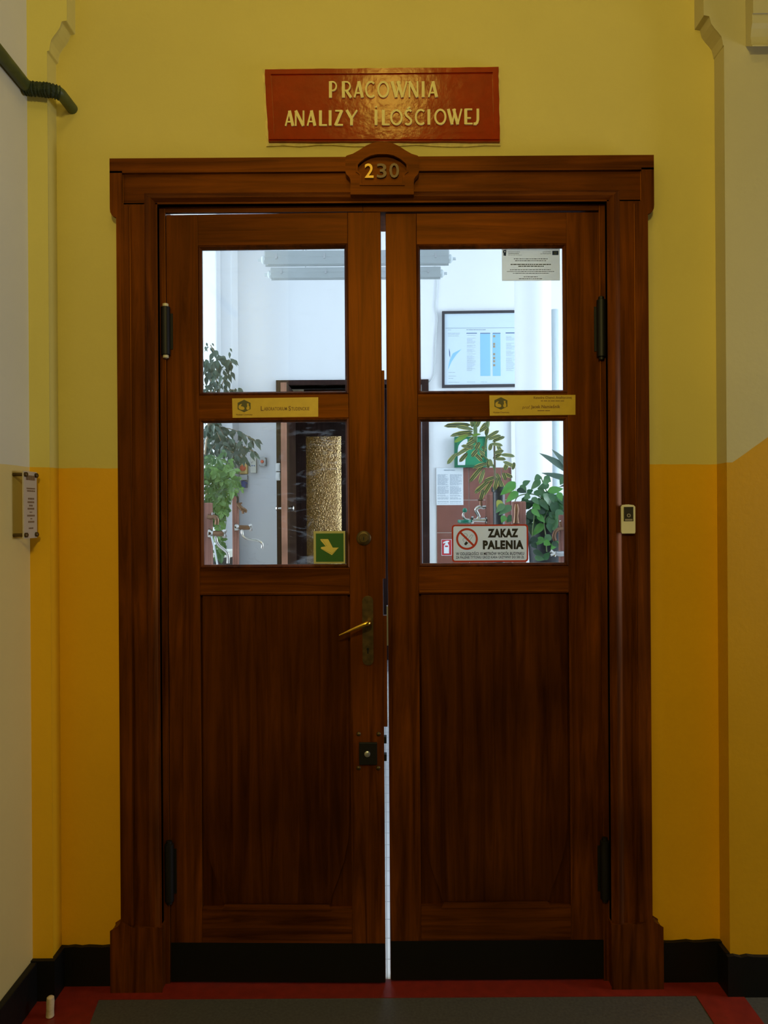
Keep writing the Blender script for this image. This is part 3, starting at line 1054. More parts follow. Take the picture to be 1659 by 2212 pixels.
fl = obj('flag', PRI(rect(X0, X1, Z0, Z1), Y - .0004, Y), 'card_blue', t)
for i in range(12):
    an = i * math.pi / 6
    obj('star', PRI(circ((X0 + X1) / 2 + .0029 * math.cos(an), (Z0 + Z1) / 2 + .0029 * math.sin(an), .0005, 6), Y - .0007, Y - .0003), 'exit_rim', fl)
pz = lambda zx, zy: P(*zc(zx, zy), Y)
lg = obj('logo', PRI([pz(135, 125), pz(213, 112), pz(205, 262), pz(140, 250), pz(150, 205), pz(135, 190)], Y - .0004, Y, [[pz(160, 150), pz(188, 140), pz(192, 165), pz(165, 172)]]), 'card_blue', t)

# ------------------------------------------------------------------ raised sign above the door
YW = -0.018
zq = lambda zx, zy, Yq=YW: P(550 + zx / 2.9625, 120 + zy / 2.9625, Yq)
base = zq(830, 560)
sg = thing('door_sign', 'glossy red sign with raised letters PRACOWNIA ANALIZY ILOŚCIOWEJ', 'sign', (base[0], 0, base[1]))


def rough_quad(c, n, j):
    out = []
    for i in range(4):
        a, b = c[i], c[(i + 1) % 4]
        for k in range(n):
            t_ = k / n
            out.append((a[0] + (b[0] - a[0]) * t_ + random.uniform(-j, j), a[1] + (b[1] - a[1]) * t_ + random.uniform(-j, j)))
    return out


corn = [(88, 548), (1572, 548), (1560, 72), (64, 88)]
obj('plaster_edge', PRI([zq(x, y) for x, y in rough_quad([(72, 564), (1580, 566), (1574, 58), (50, 72)], 14, 6)], -0.006, 0.0), 'plaster', sg)
obj('sign_board', PRI([zq(x, y) for x, y in rough_quad(corn, 16, 2.2)], YW, -0.004), 'red_sign', sg)
i1 = [(126, 512), (1530, 503), (1522, 112), (106, 124)]
i0 = [(94, 540), (1562, 540), (1552, 80), (72, 94)]
obj('raised_border', PRI([zq(x, y) for x, y in i0], YW - 0.0045, YW + .002, [[zq(x, y) for x, y in i1]]), 'red_sign', sg, bevel=0.002)
arc = lambda cx, cy, rx, ry, a0, a1, n=10: [(cx + rx * math.cos(math.radians(a0 + (a1 - a0) * i / n)), cy + ry * math.sin(math.radians(a0 + (a1 - a0) * i / n))) for i in range(n + 1)]
# strokes in a unit box, y up; (points, weight, closed)
GL = {
    'P': [([(.16, 0), (.16, 1)], 1.25, 0), ([(.16, .965)] + arc(.45, .70, .45, .265, 90, -90) + [(.16, .435)], .62, 0)],
    'R': [([(.14, 0), (.14, 1)], 1.25, 0), ([(.14, .965)] + arc(.45, .70, .38, .265, 90, -90) + [(.14, .435)], .62, 0), ([(.42, .45), (.92, 0)], 1.1, 0)],
    'A': [([(.06, 0), (.50, 1)], .70, 0), ([(.50, 1), (.90, 0)], 1.25, 0), ([(.22, .27), (.78, .27)], .62, 0)],
    'C': [(arc(.60, .5, .52, .47, 50, 310, 16), .80, 0)],
    'O': [(arc(.5, .5, .43, .46, 0, 345, 23), .82, 1)],
    'W': [([(.03, 1), (.30, 0)], 1.2, 0), ([(.30, 0), (.52, 1)], .7, 0), ([(.40, 1), (.70, 0)], 1.2, 0), ([(.70, 0), (.97, 1)], .7, 0)],
    'N': [([(.10, 0), (.10, 1)], .70, 0), ([(.10, 1), (.88, 0)], 1.2, 0), ([(.90, 0), (.90, 1)], .70, 0)],
    'I': [([(.5, 0), (.5, 1)], 1.15, 0)],
    'L': [([(.16, 1), (.16, 0)], 1.2, 0), ([(.05, .035), (1, .035)], .7, 0)],
    'Z': [([(.08, .965), (.92, .965)], .66, 0), ([(.88, 1), (.10, 0)], 1.15, 0), ([(.06, .035), (1, .035)], .7, 0)],
    'Y': [([(.05, 1), (.48, .45)], 1.2, 0), ([(.97, 1), (.48, .45)], .7, 0), ([(.48, .5), (.48, 0)], 1.15, 0)],
    'S': [(arc(.56, .74, .36, .22, 40, 180, 8) + [(.30, .60), (.66, .42)] + arc(.46, .24, .36, .21, 25, -140, 10), .85, 0)],
    'E': [([(.16, 0), (.16, 1)], 1.2, 0), ([(.1, .965), (.95, .965)], .62, 0), ([(.1, .40), (.80, .40)], .62, 0), ([(.1, .035), (1, .035)], .66, 0)],
    'J': [([(.78, 1), (.78, .30), (.66, .12), (.40, .02), (.05, .03)], 1.05, 0)],
}


def raised(ch, zx0, zx1, top, bot):
    bm = bmesh.new()
    for i, (pts, wt, cl) in enumerate(GL[ch]):
        q = [zq(zx0 + (zx1 - zx0) * x, bot + (top - bot) * y) for x, y in pts]
        ribbon(bm, q, 0.0074 * wt, YW + .001, YW - .0045 - .00035 * i, bool(cl))
    obj('letter', bm, 'letter', sg, bevel=0)


for ch, a, b in (('P', 478, 528), ('R', 560, 622), ('A', 636, 696), ('C', 708, 768), ('O', 786, 860), ('W', 876, 976), ('N', 984, 1048), ('I', 1068, 1088), ('A', 1110, 1170)):
    raised(ch, a, b, 170, 274 - (a - 480) * .006)
for ch, a, b in (('A', 196, 252), ('N', 258, 320), ('A', 336, 392), ('L', 414, 464), ('I', 474, 494), ('Z', 512, 566), ('Y', 586, 658), ('I', 766, 788), ('L', 816, 864), ('O', 868, 946), ('S', 954, 1012),
                 ('C', 1026, 1088), ('I', 1104, 1125), ('O', 1150, 1226), ('W', 1236, 1326), ('E', 1342, 1394), ('J', 1398, 1436)):
    raised(ch, a, b, 358 - (a - 196) * .011, 455 - (a - 196) * .0095)
obj('letter', ribbon(bmesh.new(), [zq(975, 348), zq(994, 332)], .005, YW + .001, YW - .0045), 'letter', sg)      # acute of the S
obj('letter', PRI([zq(772, 338), zq(783, 338), zq(783, 327), zq(772, 327)], YW - .0045, YW + .001), 'letter', sg)

# ------------------------------------------------------------------ corridor fittings
# card reader on the casing
YR = YB - 0.018
X0, X1, Z0, Z1 = PR(1343.5, 1091, 1371, 1151, YR)
t = thing('card_reader', 'small cream card reader with dark window on the casing', 'card reader', ((X0 + X1) / 2, YB, Z0))
q = [(X0 + .001, Z0), (X1 - .001, Z0), (X1, Z0 + .003), (X1, Z1 - .006), (X1 - .004, Z1 - .002), ((X0 + X1) / 2, Z1), (X0 + .004, Z1 - .002), (X0, Z1 - .006), (X0, Z0 + .003)]
obj('housing', PRI(q, YR, YB), 'reader', t, bevel=0.002)
a0, a1, c0, c1 = PR(1347.5, 1095, 1368, 1126, YR)
obj('window', PRI(rect(a0, a1, c0, c1), YR - .0008, YR + .001), 'reader_dark', t)
p = P(1358, 1113.5, YR)
obj('sensor_ring', PRI(circ(p[0], p[1], .0058, 18), YR - .0016, YR, [circ(p[0], p[1], .003, 18)]), 'reader_ring', t)
a0, a1, c0, c1 = PR(1350, 1121, 1366, 1125, YR)
obj('label_strip', PRI(rect(a0, a1, c0, c1), YR - .0012, YR), 'reader_ring', t)

# green pipe from the side wall round the pier into the wall
xp = -1.06 + 0.024
yp = PIER - 0.030
pw = Vector((xp, -0.30, P(0, 116, -0.23)[1]))
zc_ = P(55, 192, yp)[1]
t = thing('wall_pipe', 'green painted pipe with dark wrapped joint bending into the yellow wall', 'pipe', (xp, yp, zc_))
zfar = P(0, 118, -0.30)[1]
c0_ = Vector((P(62, 196, yp)[0], yp, zc_))
far = Vector((xp + 0.004, -2.4, zc_ + 0.01))
obj('long_run', TUBE([far, Vector((xp + 0.002, -0.6, zc_ + .006)), c0_ + Vector((-.004, 0, .004))], 0.0175, 14), 'green_pipe', t, smooth=True)
c1_ = P3(126, 196, yp)
pts = smoothpath([c0_ + Vector((-.012, 0.0, .002)), c0_ + Vector((.012, 0, .0)), (c0_ + c1_) / 2, c1_ + Vector((-.02, 0, 0)), c1_ + Vector((.0, .012, -.001))], 8)
rr = [0.0195 + 0.0024 * math.sin(i * 2.3) for i in range(len(pts))]
obj('wrapped_joint', TUBE(pts, rr, 14), 'green_wrap', t, smooth=True)
obj('wall_stub', TUBE(smoothpath([c1_ + Vector((-.010, 0, 0)), c1_ + Vector((-.001, .012, 0)), Vector((c1_.x, -0.05, c1_.z)), Vector((c1_.x, 0.004, c1_.z))], 5), 0.0165, 14), 'green_pipe', t, smooth=True)

# acrylic plaque on the side wall, on four stand-off pins
xq = -1.06 + 0.030
ya, yb_ = -0.096, -0.176
zt_, zb_ = P(60, 1018, -0.15)[1], P(55, 1163, -0.15)[1]
t = thing('wall_plaque', 'clear acrylic notice plaque on metal pins beside the orange dado', 'plaque', (-1.06, -0.16, zb_))
obj('sheet', B(xq, xq + 0.004, yb_, ya, zb_, zt_), 'acrylic', t)
obj('paper', B(xq - 0.0012, xq - 0.0002, yb_ + .006, ya - .006, zb_ + .012, zt_ - .012), 'paper', t)
for yy in (ya - .008, yb_ + .008):
    for zz in (zb_ + .010, zt_ - .010):
        obj('stand_off_pin', LATHE([(.005, 0), (.005, .030), (.007, .031), (.007, .040), (.004, .042)], (-1.06, yy, zz), (1, 0, 0), 12), 'dull_brass', t, smooth=True)
bm = bmesh.new()
xf = xq + .004
for k, (zz, hh, w0, w1) in enumerate(((.168, .014, .02, .11), (.142, .004, .02, .105), (.135, .004, .02, .10), (.112, .005, .03, .09), (.102, .005, .03, .095), (.092, .005, .045, .08), (.083, .005, .03, .095), (.074, .003, .05, .075), (.063, .005, .025, .10), (.055, .003, .05, .07), (.045, .005, .03, .09), (.027, .004, .04, .085))):
    w0, w1 = w0 * .6, w1 * .6
    y_ = ya - w0
    while y_ > ya - w1:
        l_ = random.uniform(.004, .011)
        box(bm, xf, xf + .0005, max(y_ - l_, ya - w1), y_, zb_ + zz, zb_ + zz + hh)
        y_ -= l_ + .002
obj('small_print', bm, 'plaque_ink', t)['kind'] = 'stuff'

# pale stub standing in the corner
b0 = P3(108, 2193, -0.150)
t = obj('door_stop', LATHE([(.009, 0), (.0115, .002), (.0105, .02), (.0112, .045), (.010, .056), (.006, .059)], (b0.x, -0.150, 0.0022), (0.03, 0, 1), 14), 'stub', smooth=True, base=(b0.x, -0.15, 0.0022))
tag(t, 'pale round stub standing on the floor in the corner', 'door stop')

# ================================================================== THE LABORATORY BEHIND
YBK = 4.30
LH = 3.95
LX = 4.0
tag(obj('floor_laboratory', B(-LX, LX, 0.012, YBK + 1.4, -0.05, 0.0), 'floor_tile'), 'white tiled laboratory floor', None, kind='structure')
tag(obj('ceiling_laboratory', B(-LX, LX, 0.16, YBK + 0.2, LH, LH + 0.1), 'white'), 'white laboratory ceiling', None, kind='structure')
tag(obj('wall_laboratory_left', B(-LX - 0.1, -LX, 0.16, YBK + 0.2, 0, LH), 'white'), 'white laboratory side wall', None, kind='structure')
tag(obj('wall_laboratory_right', B(LX, LX + 0.1, 0.16, YBK + 0.2, 0, LH), 'white'), 'white laboratory window wall', None, kind='structure')
for q, s in enumerate((-1, 1)):
    n = obj('wall_laboratory_front_%s' % ('left', 'right')[q], PRI([(s * 0.70, 0), (s * LX, 0), (s * LX, LH), (s * 0.70, LH)], 0.161, 0.20), 'white')
    tag(n, 'white laboratory wall beside the door opening', None, kind='structure')
tag(obj('wall_laboratory_front_top', PRI(rect(-0.70, 0.70, 2.48, LH), 0.161, 0.20), 'white'), 'white laboratory wall over the door opening', None, kind='structure')
# window frames at the sides
for q, s in enumerate((-1, 1)):
    wn = thing('window_%d' % (q + 1), 'white framed laboratory window', None, (s * 3.88, 2.3, 0.9), kind='structure')
    yc = 2.4
    for y0, y1, z0, z1 in ((yc - 1.27, yc - 1.2, .85, 3.35), (yc + 1.2, yc + 1.27, .85, 3.35), (yc - .04, yc + .04, .9, 3.3), (yc - 1.2, yc + 1.2, .85, .92), (yc - 1.2, yc + 1.2, 3.28, 3.35), (yc - 1.2, yc + 1.2, 2.5, 2.56)):
        obj('window_bar', B(*sorted((s * 3.78, s * 3.85)), y0, y1, z0, z1), 'white', wn)

# rear wall with a door opening
rx0, rx1 = P(607, 1000, YBK)[0], P(912, 1000, YBK)[0]
rzt = P(770, 832, YBK)[1]
wb = obj('wall_laboratory_back', PRI([(-LX, 0), (rx0, 0), (rx0, rzt), (rx1, rzt), (rx1, 0), (LX, 0), (LX, LH), (-LX, LH)], YBK, YBK + 0.2), 'white')
tag(wb, 'white laboratory rear wall with brown tiled lower part', None, kind='structure')
# brown tiles beside the rear door
tx0 = P(942, 1100, YBK)[0]
ttop = P(1030, 1010, YBK)[1]
ts = 0.2885
nb = obj('grout_bed', B(tx0, P(1013, 1100, YBK)[0] + 2 * ts, YBK - 0.006, YBK, 0.0, ttop), 'grout', wb)
xo = P(1013, 1100, YBK)[0] - ts
first = None
k = 0
for i in range(3):
    for j in range(7):
        xa, xb = max(xo + i * ts, tx0) + .003, xo + (i + 1) * ts - .003
        zb2, za2 = ttop - j * ts - .003, max(0.0, ttop - (j + 1) * ts + .003)
        if zb2 - za2 < .02:
            continue
        obj('tile', B(xa, xb, YBK - 0.011, YBK - 0.005, za2, zb2), 'tile_brown', wb)
# pilaster at the left of the rear wall
X0, X1 = P(468, 700, YBK - .28)[0], P(501, 700, YBK - .28)[0]
tag(obj('wall_laboratory_pilaster', B(X0 - .5, X1, YBK - .28, YBK, 0, LH), 'white', bevel=0.01), 'white pilaster standing out from the laboratory rear wall', None, kind='structure')
X0 = P(437, 700, YBK - .45)[0]
tag(obj('wall_laboratory_pier', B(X0 - .9, P(468, 700, YBK - .45)[0], YBK - .45, YBK - .28, 0, LH), 'white', bevel=0.01), 'white pier at the corner behind the hanging plants', None, kind='structure')
# round column
Yc = 3.35
xa, xb = P(1112, 700, Yc)[0], P(1190, 700, Yc)[0]
tag(obj('column', LATHE([((xb - xa) / 2, 0), ((xb - xa) / 2, LH)], ((xa + xb) / 2, Yc, 0), (0, 0, 1), 40), 'white', smooth=True), 'round white column in front of the framed poster', None, kind='structure')

# rear door: casing, open leaf, vestibule, inner door
rc = thing('trim_3', 'dark wooden casing around the rear doorway', 'door casing', (rx0, YBK, 0), kind='structure')
ro0, ro1, rzo = P(597, 1000, YBK - .03)[0], P(927, 1000, YBK - .03)[0], P(770, 820, YBK - .03)[1]
obj('casing_board', B(ro0, rx0, YBK - .03, YBK + .2, 0, rzo), 'rear_wood', rc, bevel=.004)
obj('casing_board', B(rx1, ro1, YBK - .03, YBK + .2, 0, rzo), 'rear_wood', rc, bevel=.004)
obj('casing_board', B(rx0, rx1, YBK - .03, YBK + .2, rzt, rzo), 'rear_wood', rc, bevel=.004)
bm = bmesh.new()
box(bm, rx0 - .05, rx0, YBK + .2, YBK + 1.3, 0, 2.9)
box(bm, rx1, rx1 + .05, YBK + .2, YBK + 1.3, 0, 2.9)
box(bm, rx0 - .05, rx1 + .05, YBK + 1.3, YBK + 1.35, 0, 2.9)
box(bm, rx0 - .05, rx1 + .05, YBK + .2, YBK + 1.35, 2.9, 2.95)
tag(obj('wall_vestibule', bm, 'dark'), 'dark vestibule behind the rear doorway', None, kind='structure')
YE = 3.66
lx0, lx1 = P(607, 1000, YE)[0], P(620, 1000, YE)[0]
lzt = P(612, 826, YE)[1]
d3 = thing('door_3', 'open rear door leaf seen on its light edge with round knobs', 'door', (lx0, YBK, 0), kind='structure')
obj('leaf', B(lx0, lx1, YE + .004, YBK - .035, 0.01, lzt), 'rear_wood', d3)
obj('leaf_edge', B(lx0, lx1, YE, YE + .004, 0.01, lzt), 'rear_edge', d3)
kz = P(612, 1098, YE)[1]
for s, xk in ((-1, lx0), (1, lx1)):
    obj('knob', LATHE([(.022, 0), (.022, .004), (.008, .008), (.008, .024), (.020, .032), (.024, .042), (.018, .050), (.002, .052)], (xk, YE + .05, kz), (s, 0, 0), 18), 'chrome', d3, smooth=True)
YI = 4.95
d4 = thing('door_4', 'inner door with hammered amber glass pane', 'door', (P(700, 1100, YI)[0], YI, 0), kind='structure')
g0, g1, gz0, gz1 = PR(662, 942, 738, 1290, YI)
f0, f1, fz0, fz1 = PR(645, 905, 760, 1350, YI)
fz1 = 2.89
obj('stile', B(rx0 + .002, g0, YI, YI + .04, 0.01, fz1), 'rear_wood', d4)
obj('stile', B(g1, rx1 - .002, YI, YI + .04, 0.01, fz1), 'rear_wood', d4)  # stiles and upper rail widened to keep the lamp's light in
obj('rail', B(g0, g1, YI, YI + .04, gz1, fz1), 'rear_wood', d4)
light('amber_pane_lamp', 'AREA', (g1 + .02, YI + .40, 1.6), 4.6, (1.0, 0.97, 0.90), 0.14, 1.5, (-R90, 0, 0))  # added unseen strip lamp behind the pane edge, makes the amber glass glow
obj('rail', B(g0, g1, YI, YI + .04, 0.01, gz0), 'rear_wood', d4)
obj('pane', B(g0, g1, YI + .015, YI + .022, gz0, gz1), 'hammered', d4)
X0, X1, Z0, Z1 = PR(621, 833, 656, 912, 4.62)
o = obj('notice_board', PRI([(X0, Z0 - .11), (X0 + .07, Z0 - .11), (X0 + .07, Z0), (X1, Z0), (X1, Z1), (X0, Z1)], 4.62, 4.64), 'beige', base=(X0, 4.62, Z0))
tag(o, 'beige board high inside the dark rear doorway', 'board')


def wallbox(name, label, cat, px, Y, depth, m, group=None):
    X0, X1, Z0, Z1 = PR(*px, Y)
    t = thing(name, label, cat, ((X0 + X1) / 2, Y + depth, Z0), group)
    obj('housing', B(X0, X1, Y, Y + depth, Z0, Z1), m, t, bevel=.006)
    return t


bz = lambda zx, zy: (430 + zx / 8.73, 900 + zy / 8.73)


def bpx(a, b, c, d):
    return (*bz(a, b), *bz(c, d))


YX = YBK - .06
t = wallbox('emergency_switch', 'yellow box with red rotary knob among the wall switches', 'switch', bpx(765, 880, 908, 1080), YX, .06, 'yellow')
X, Z = P(*bz(828, 972), YX)
kb = obj('rotary_knob', LATHE([(.026, 0), (.026, .008), (.020, .010), (.020, .022), (.002, .024)], (X, YX, Z), (0, -1, 0), 20), 'orange', t, smooth=True)
obj('knob_grip', B(X - .005, X + .005, YX - .034, YX - .02, Z - .022, Z + .022), 'orange', kb)
t = wallbox('fuse_box', 'tall cream box with two small indicators between two switches', 'switch box', bpx(965, 765, 1075, 1060), YX, .06, 'box_cream')
for zx in (1000, 1040):
    X, Z = P(*bz(zx, 925), YX)
    obj('indicator', LATHE([(.006, 0), (.006, .004), (.001, .005)], (X, YX, Z), (0, -1, 0), 12), 'poster_navy', t)
obj('print_line', ribbon(bmesh.new(), [P(*bz(980, 850), YX), P(*bz(995, 880), YX), P(*bz(1005, 850), YX), P(*bz(1030, 850), YX)], .003, YX, YX - .001), 'sticker_grey', t)
t = wallbox('stop_button', 'grey square box with red push button near the rear door', 'switch', bpx(1128, 765, 1258, 930), YX, .06, 'box_grey')
X, Z = P(*bz(1192, 848), YX)
obj('push_button', LATHE([(.014, 0), (.014, .010), (.011, .014), (.001, .015)], (X, YX, Z), (0, -1, 0), 18), 'orange', t, smooth=True)
for zx, zy in ((1142, 780), (1245, 780), (1142, 915), (1245, 915)):
    X, Z = P(*bz(zx, zy), YX)
    obj('screw', LATHE([(.004, 0), (.003, .002), (.0005, .002)], (X, YX, Z), (0, -1, 0), 8), 'iron', t)
t = wallbox('power_socket', 'blue socket hanging under a pale box on the rear wall', 'socket', bpx(770, 1095, 905, 1200), YX, .06, 'box_grey')
X0, X1, Z0, Z1 = PR(*bpx(795, 1215, 880, 1338), YX - .03)
obj('socket_body', B(X0, X1, YX - .03, YX + .06, Z0, Z1), 'blue', t, bevel=.004)
X0, X1, Z0, Z1 = PR(*bpx(870, 1235, 906, 1275), YX - .03)
obj('socket_latch', B(X0, X1, YX - .02, YX + .0, Z0, Z1), 'blue', t)
for k, (a, b) in enumerate(((875, 1030), (1045, 1205))):
    t = wallbox('light_switch', ('white switch on the rear casing, upper of two', 'white switch on the rear casing, lower of two')[k], 'switch', bpx(1442, a, 1530, b), YBK - .06, .03, 'whitetile')
    X0, X1, Z0, Z1 = PR(*bpx(1460, a + 25, 1512, b - 25), YBK - .062)
    obj('rocker', B(X0, X1, YBK - .066, YBK - .058, Z0, Z1), 'whitetile', t)

# first aid box, notice, extinguisher sign on the rear wall
cz3 = lambda zx, zy: (940 + zx / 8.73, 900 + zy / 8.73)
YA = YBK - .07
X0, X1, Z0, Z1 = PR(*cz3(370, 375), *cz3(978, 955), YA)
t = thing('first_aid_box', 'green first aid box with pale arched panel behind the striped plant', 'first aid box', ((X0 + X1) / 2, YBK, Z0))
obj('housing', B(X0, X1, YA + .012, YBK, Z0, Z1), 'plate_green', t, bevel=.006)
obj('rim', PRI(rect(X0, X1, Z0, Z1), YA, YA + .014, [rect(X0 + .020, X1 - .02, Z0 + .02, Z1 - .012)]), 'plate_green2', t)
pp = lambda zx, zy: P(*cz3(zx, zy), YA + .012)
obj('arched_panel', PRI([pp(425, 915), pp(565, 915), pp(575, 690), pp(605, 520), pp(610, 430), pp(585, 420), pp(540, 440), pp(480, 490), pp(440, 550), pp(425, 620)], YA + .009, YA + .013), 'paper', t)
X0, X1, Z0, Z1 = PR(*cz3(20, 965), *cz3(530, 1668), YBK - .013)
t = thing('first_aid_notice', 'white printed notice with two text columns on brown tiles', 'notice', ((X0 + X1) / 2, YBK - .012, Z0))
obj('sheet', B(X0, X1, YBK - .014, YBK - .012, Z0, Z1), 'paper', t)
Y = YBK - .014
a, b = cz3(165, 1000), cz3(375, 1022)
obj('lettering', TXT('PIERWSZA POMOC', (*a, *b), Y, .03, .001), 'poster_ink', t)
bm = bmesh.new()
for zy in range(1065, 1640, 14):
    if random.random() < .2:
        continue
    for c0, c1 in ((45, 255), (278, 502)):
        a = cz3(c0, zy)
        b = cz3(c1 - random.choice((0, 0, 20, 60)), zy)
        dashes(bm, a[0], a[1], b[0], Y, .75, 3, 9, .8, .001)
obj('small_print', bm, 'poster_ink', t)['kind'] = 'stuff'
Y = YBK - .014
X0, X1, Z0, Z1 = PR(953.5, 1165, 976, 1200, Y)
t = thing('extinguisher_sign', 'red sign with white fire extinguisher symbol on brown tiles', 'sign', ((X0 + X1) / 2, YBK - .012, Z0))
obj('sign_face', B(X0, X1, Y, YBK - .011, Z0, Z1), 'red', t)
obj('rim', PRI(rect(X0, X1, Z0, Z1), Y - .001, Y, [rect(X0 + .003, X1 - .003, Z0 + .003, Z1 - .003)]), 'paper', t)
e4 = lambda zx, zy: P(870 + zx / 4.254, 840 + zy / 4.254, Y)
obj('extinguisher_symbol', PRI([e4(378, 1512), e4(425, 1512), e4(425, 1440), e4(418, 1425), e4(412, 1412), e4(428, 1405), e4(420, 1395), e4(398, 1397), e4(372, 1408), e4(370, 1422), e4(392, 1414), e4(390, 1425), e4(378, 1440)], Y - .002, Y), 'paper', t)
obj('symbol_label', PRI([e4(388, 1440), e4(416, 1440), e4(416, 1453), e4(388, 1453)], Y - .003, Y - .001), 'red', t)

# framed poster
YP = YBK - .03
zz = lambda zx, zy: (870 + zx / 4.254, 500 + zy / 4.254)
fx = lambda zx, zy, y=YP: P(*zz(zx, zy), y)
xr_ = fx(1200, 800)[0]
fo = [fx(362, 1435), (xr_, fx(362, 1435)[1] + .006), (xr_, fx(362, 732)[1] + .006), fx(362, 732)]
t = thing('framed_poster', 'dark framed pale blue poster with two columns partly behind column', 'poster', (fo[0][0], YBK, fo[0][1]))
fi = [(fo[0][0] + .022, fo[0][1] + .024), (xr_ - .024, fo[1][1] + .024), (xr_ - .024, fo[2][1] - .022), (fo[3][0] + .022, fo[3][1] - .022)]
obj('frame', PRI(fo, YP, YBK, [fi]), 'poster_frame', t)
obj('sheet', PRI(fi, YP + .012, YBK), 'poster', t)
Y = YP + .012
for i, (a, b, c, d, mm) in enumerate(((712, 940, 804, 1328, 'poster_blue'), (826, 940, 898, 1328, 'poster_blue'), (585, 932, 682, 939, 'poster_navy'), (712, 932, 804, 939, 'poster_navy'), (826, 932, 898, 939, 'poster_navy'), (945, 928, 1060, 937, 'poster_navy'), (392, 884, 1160, 888, 'poster_ink'))):
    X0, X1, Z0, Z1 = PR(*zz(a, b), *zz(c, d), Y)
    obj(('blue_column', 'blue_column', 'heading_bar', 'heading_bar', 'heading_bar', 'heading_bar', 'rule_line')[i], B(X0, X1, Y - .001, Y, Z0, Z1), mm, t)
for zy in (963, 1034, 1058, 1128, 1163, 1193, 1229):
    X0, X1, Z0, Z1 = PR(*zz(830, zy - 10), *zz(849, zy + 10), Y)
    obj('square_mark', B(X0, X1, Y - .002, Y, Z0, Z1), 'beige', t)
bm = bmesh.new()
for zy in range(955, 1290, 9):
    for c0, c1 in ((590, 670), (950, 1030)):
        if random.random() < .25:
            continue
        a, b = zz(c0, zy), zz(c1 - random.choice((0, 10, 30)), zy)
        dashes(bm, a[0], a[1], b[0], Y, .5, 2, 7, .6, .001)
for zy, c0, c1 in ((903, 585, 765), (905, 415, 445), (935, 415, 525), (945, 415, 525), (960, 415, 520), (1385, 420, 520), (1383, 590, 665), (1383, 715, 775), (1295, 420, 480), (1330, 420, 490), (1350, 420, 465)):
    a, b = zz(c0, zy), zz(c1, zy)
    dashes(bm, a[0], a[1], b[0], Y, 1.6 if zy == 903 else .7, 3, 10, .8, .001)
obj('small_print', bm, 'poster_ink', t)['kind'] = 'stuff'
obj('leaf_motif', PRI([fx(413, 1275, Y), fx(430, 1185, Y), fx(460, 1120, Y), fx(540, 1080, Y), fx(490, 1135, Y), fx(450, 1195, Y)], Y - .001, Y), 'poster_blue', t)
obj('leaf_motif', PRI([fx(424, 1070, Y), fx(435, 1110, Y), fx(436, 1160, Y), fx(428, 1140, Y)], Y - .001, Y), 'poster_navy', t)

# cable and trunking on the rear wall, blue grey pipe
pts = smoothpath([P3(*zz(x, y), YBK - .008) for x, y in ((290, 250), (312, 480), (300, 690), (318, 800), (302, 1000), (296, 1200), (285, 1320), (245, 1385), (150, 1420))], 5)
tag(obj('hanging_cable', TUBE(pts, .0045, 6), 'cable', smooth=True, base=pts[-1]), 'thin white cable running down beside the framed poster', 'cable')
X0, X1, Z0, Z1 = PR(1105, 845, 1113, 1215, YBK - .03)
tag(obj('cable_trunking', B(X0, X1, YBK - .03, YBK - .012, 0.05, Z1 - .03), 'whitetile', base=(X0, YBK, 0.05)), 'narrow white cable trunking by the round column', 'trunking')
X0, X1 = P(1192, 850, YBK - .1)[0], P(1208, 850, YBK - .1)[0]
zt9 = P(1195, 668, YBK - .1)[1]
tag(obj('riser_pipe', LATHE([((X1 - X0) / 2, 0), ((X1 - X0) / 2, zt9)], ((X0 + X1) / 2, YBK - .08, 0.0), (0, 0, 1), 18), 'bluegrey', smooth=True, base=((X0 + X1) / 2, YBK - .08, 0)), 'blue grey upright pipe behind the round column', 'pipe')


# suspended fluorescent fittings
def fluorescent(label, Y, xl, xr, yt, yb, wires):
    X0, X1, Z0, Z1 = PR(xl, yt, xr, yb, Y)
    h = Z1 - Z0
    t = thing('fluorescent_light', label, 'ceiling light', ((X0 + X1) / 2, Y, Z0), 'hanging fluorescent lights')
    obj('housing', B(X0, X1, Y - .03, Y + .03, Z0 + h * .40, Z1), 'lamp_grey', t, bevel=.008)
    obj('diffuser', PRI(rect(X0 + .01, X1 - .01, Z0, Z0 + h * .40), Y - .028, Y + .028), 'lamp_grey', t, bevel=.010)
    for s, xe in ((-1, X0), (1, X1)):
        obj('end_cap', LATHE([(.030, -.004), (.030, .012), (.018, .022), (.010, .024), (.010, .045), (.001, .046)], (xe, Y, Z0 + h * .33), (s, 0, 0), 14), 'lamp_clear', t, smooth=True)
    for fr in (.06, .32, .60, .92):
        obj('clip', B(X0 + (X1 - X0) * fr, X0 + (X1 - X0) * fr + .012, Y - .034, Y - .025, Z0 + h * .30, Z0 + h * .72), 'steel', t)
    for wx in wires:
        xw = P(wx, yt, Y)[0]
        obj('suspension_wire', TUBE([(xw, Y, Z1), (xw + .02, Y, LH)], .004, 6), 'steel', t)


fluorescent('upper grey fluorescent light hanging nearer the door', 5.04 - D, 572, 970, 543, 569, (655, 900))
fluorescent('lower grey fluorescent light hanging farther back', 5.46 - D, 585, 952, 579, 599, (660, 890))


# ------------------------------------------------------------------ benches with racks and taps
def bench(label, x0, x1, y0, y1):
    t = thing('laboratory_bench', label, 'bench', ((x0 + x1) / 2, (y0 + y1) / 2, 0))
    obj('worktop', B(x0, x1, y0, y1, .87, .91), 'whitetile', t, bevel=.005)
    obj('cabinet_body', B(x0 + .04, x1 - .04, y0 + .04, y1 - .04, .08, .87), 'bench', t)
    obj('plinth', B(x0 + .08, x1 - .08, y0 + .08, y1 - .08, 0, .08), 'kick', t)
    return t


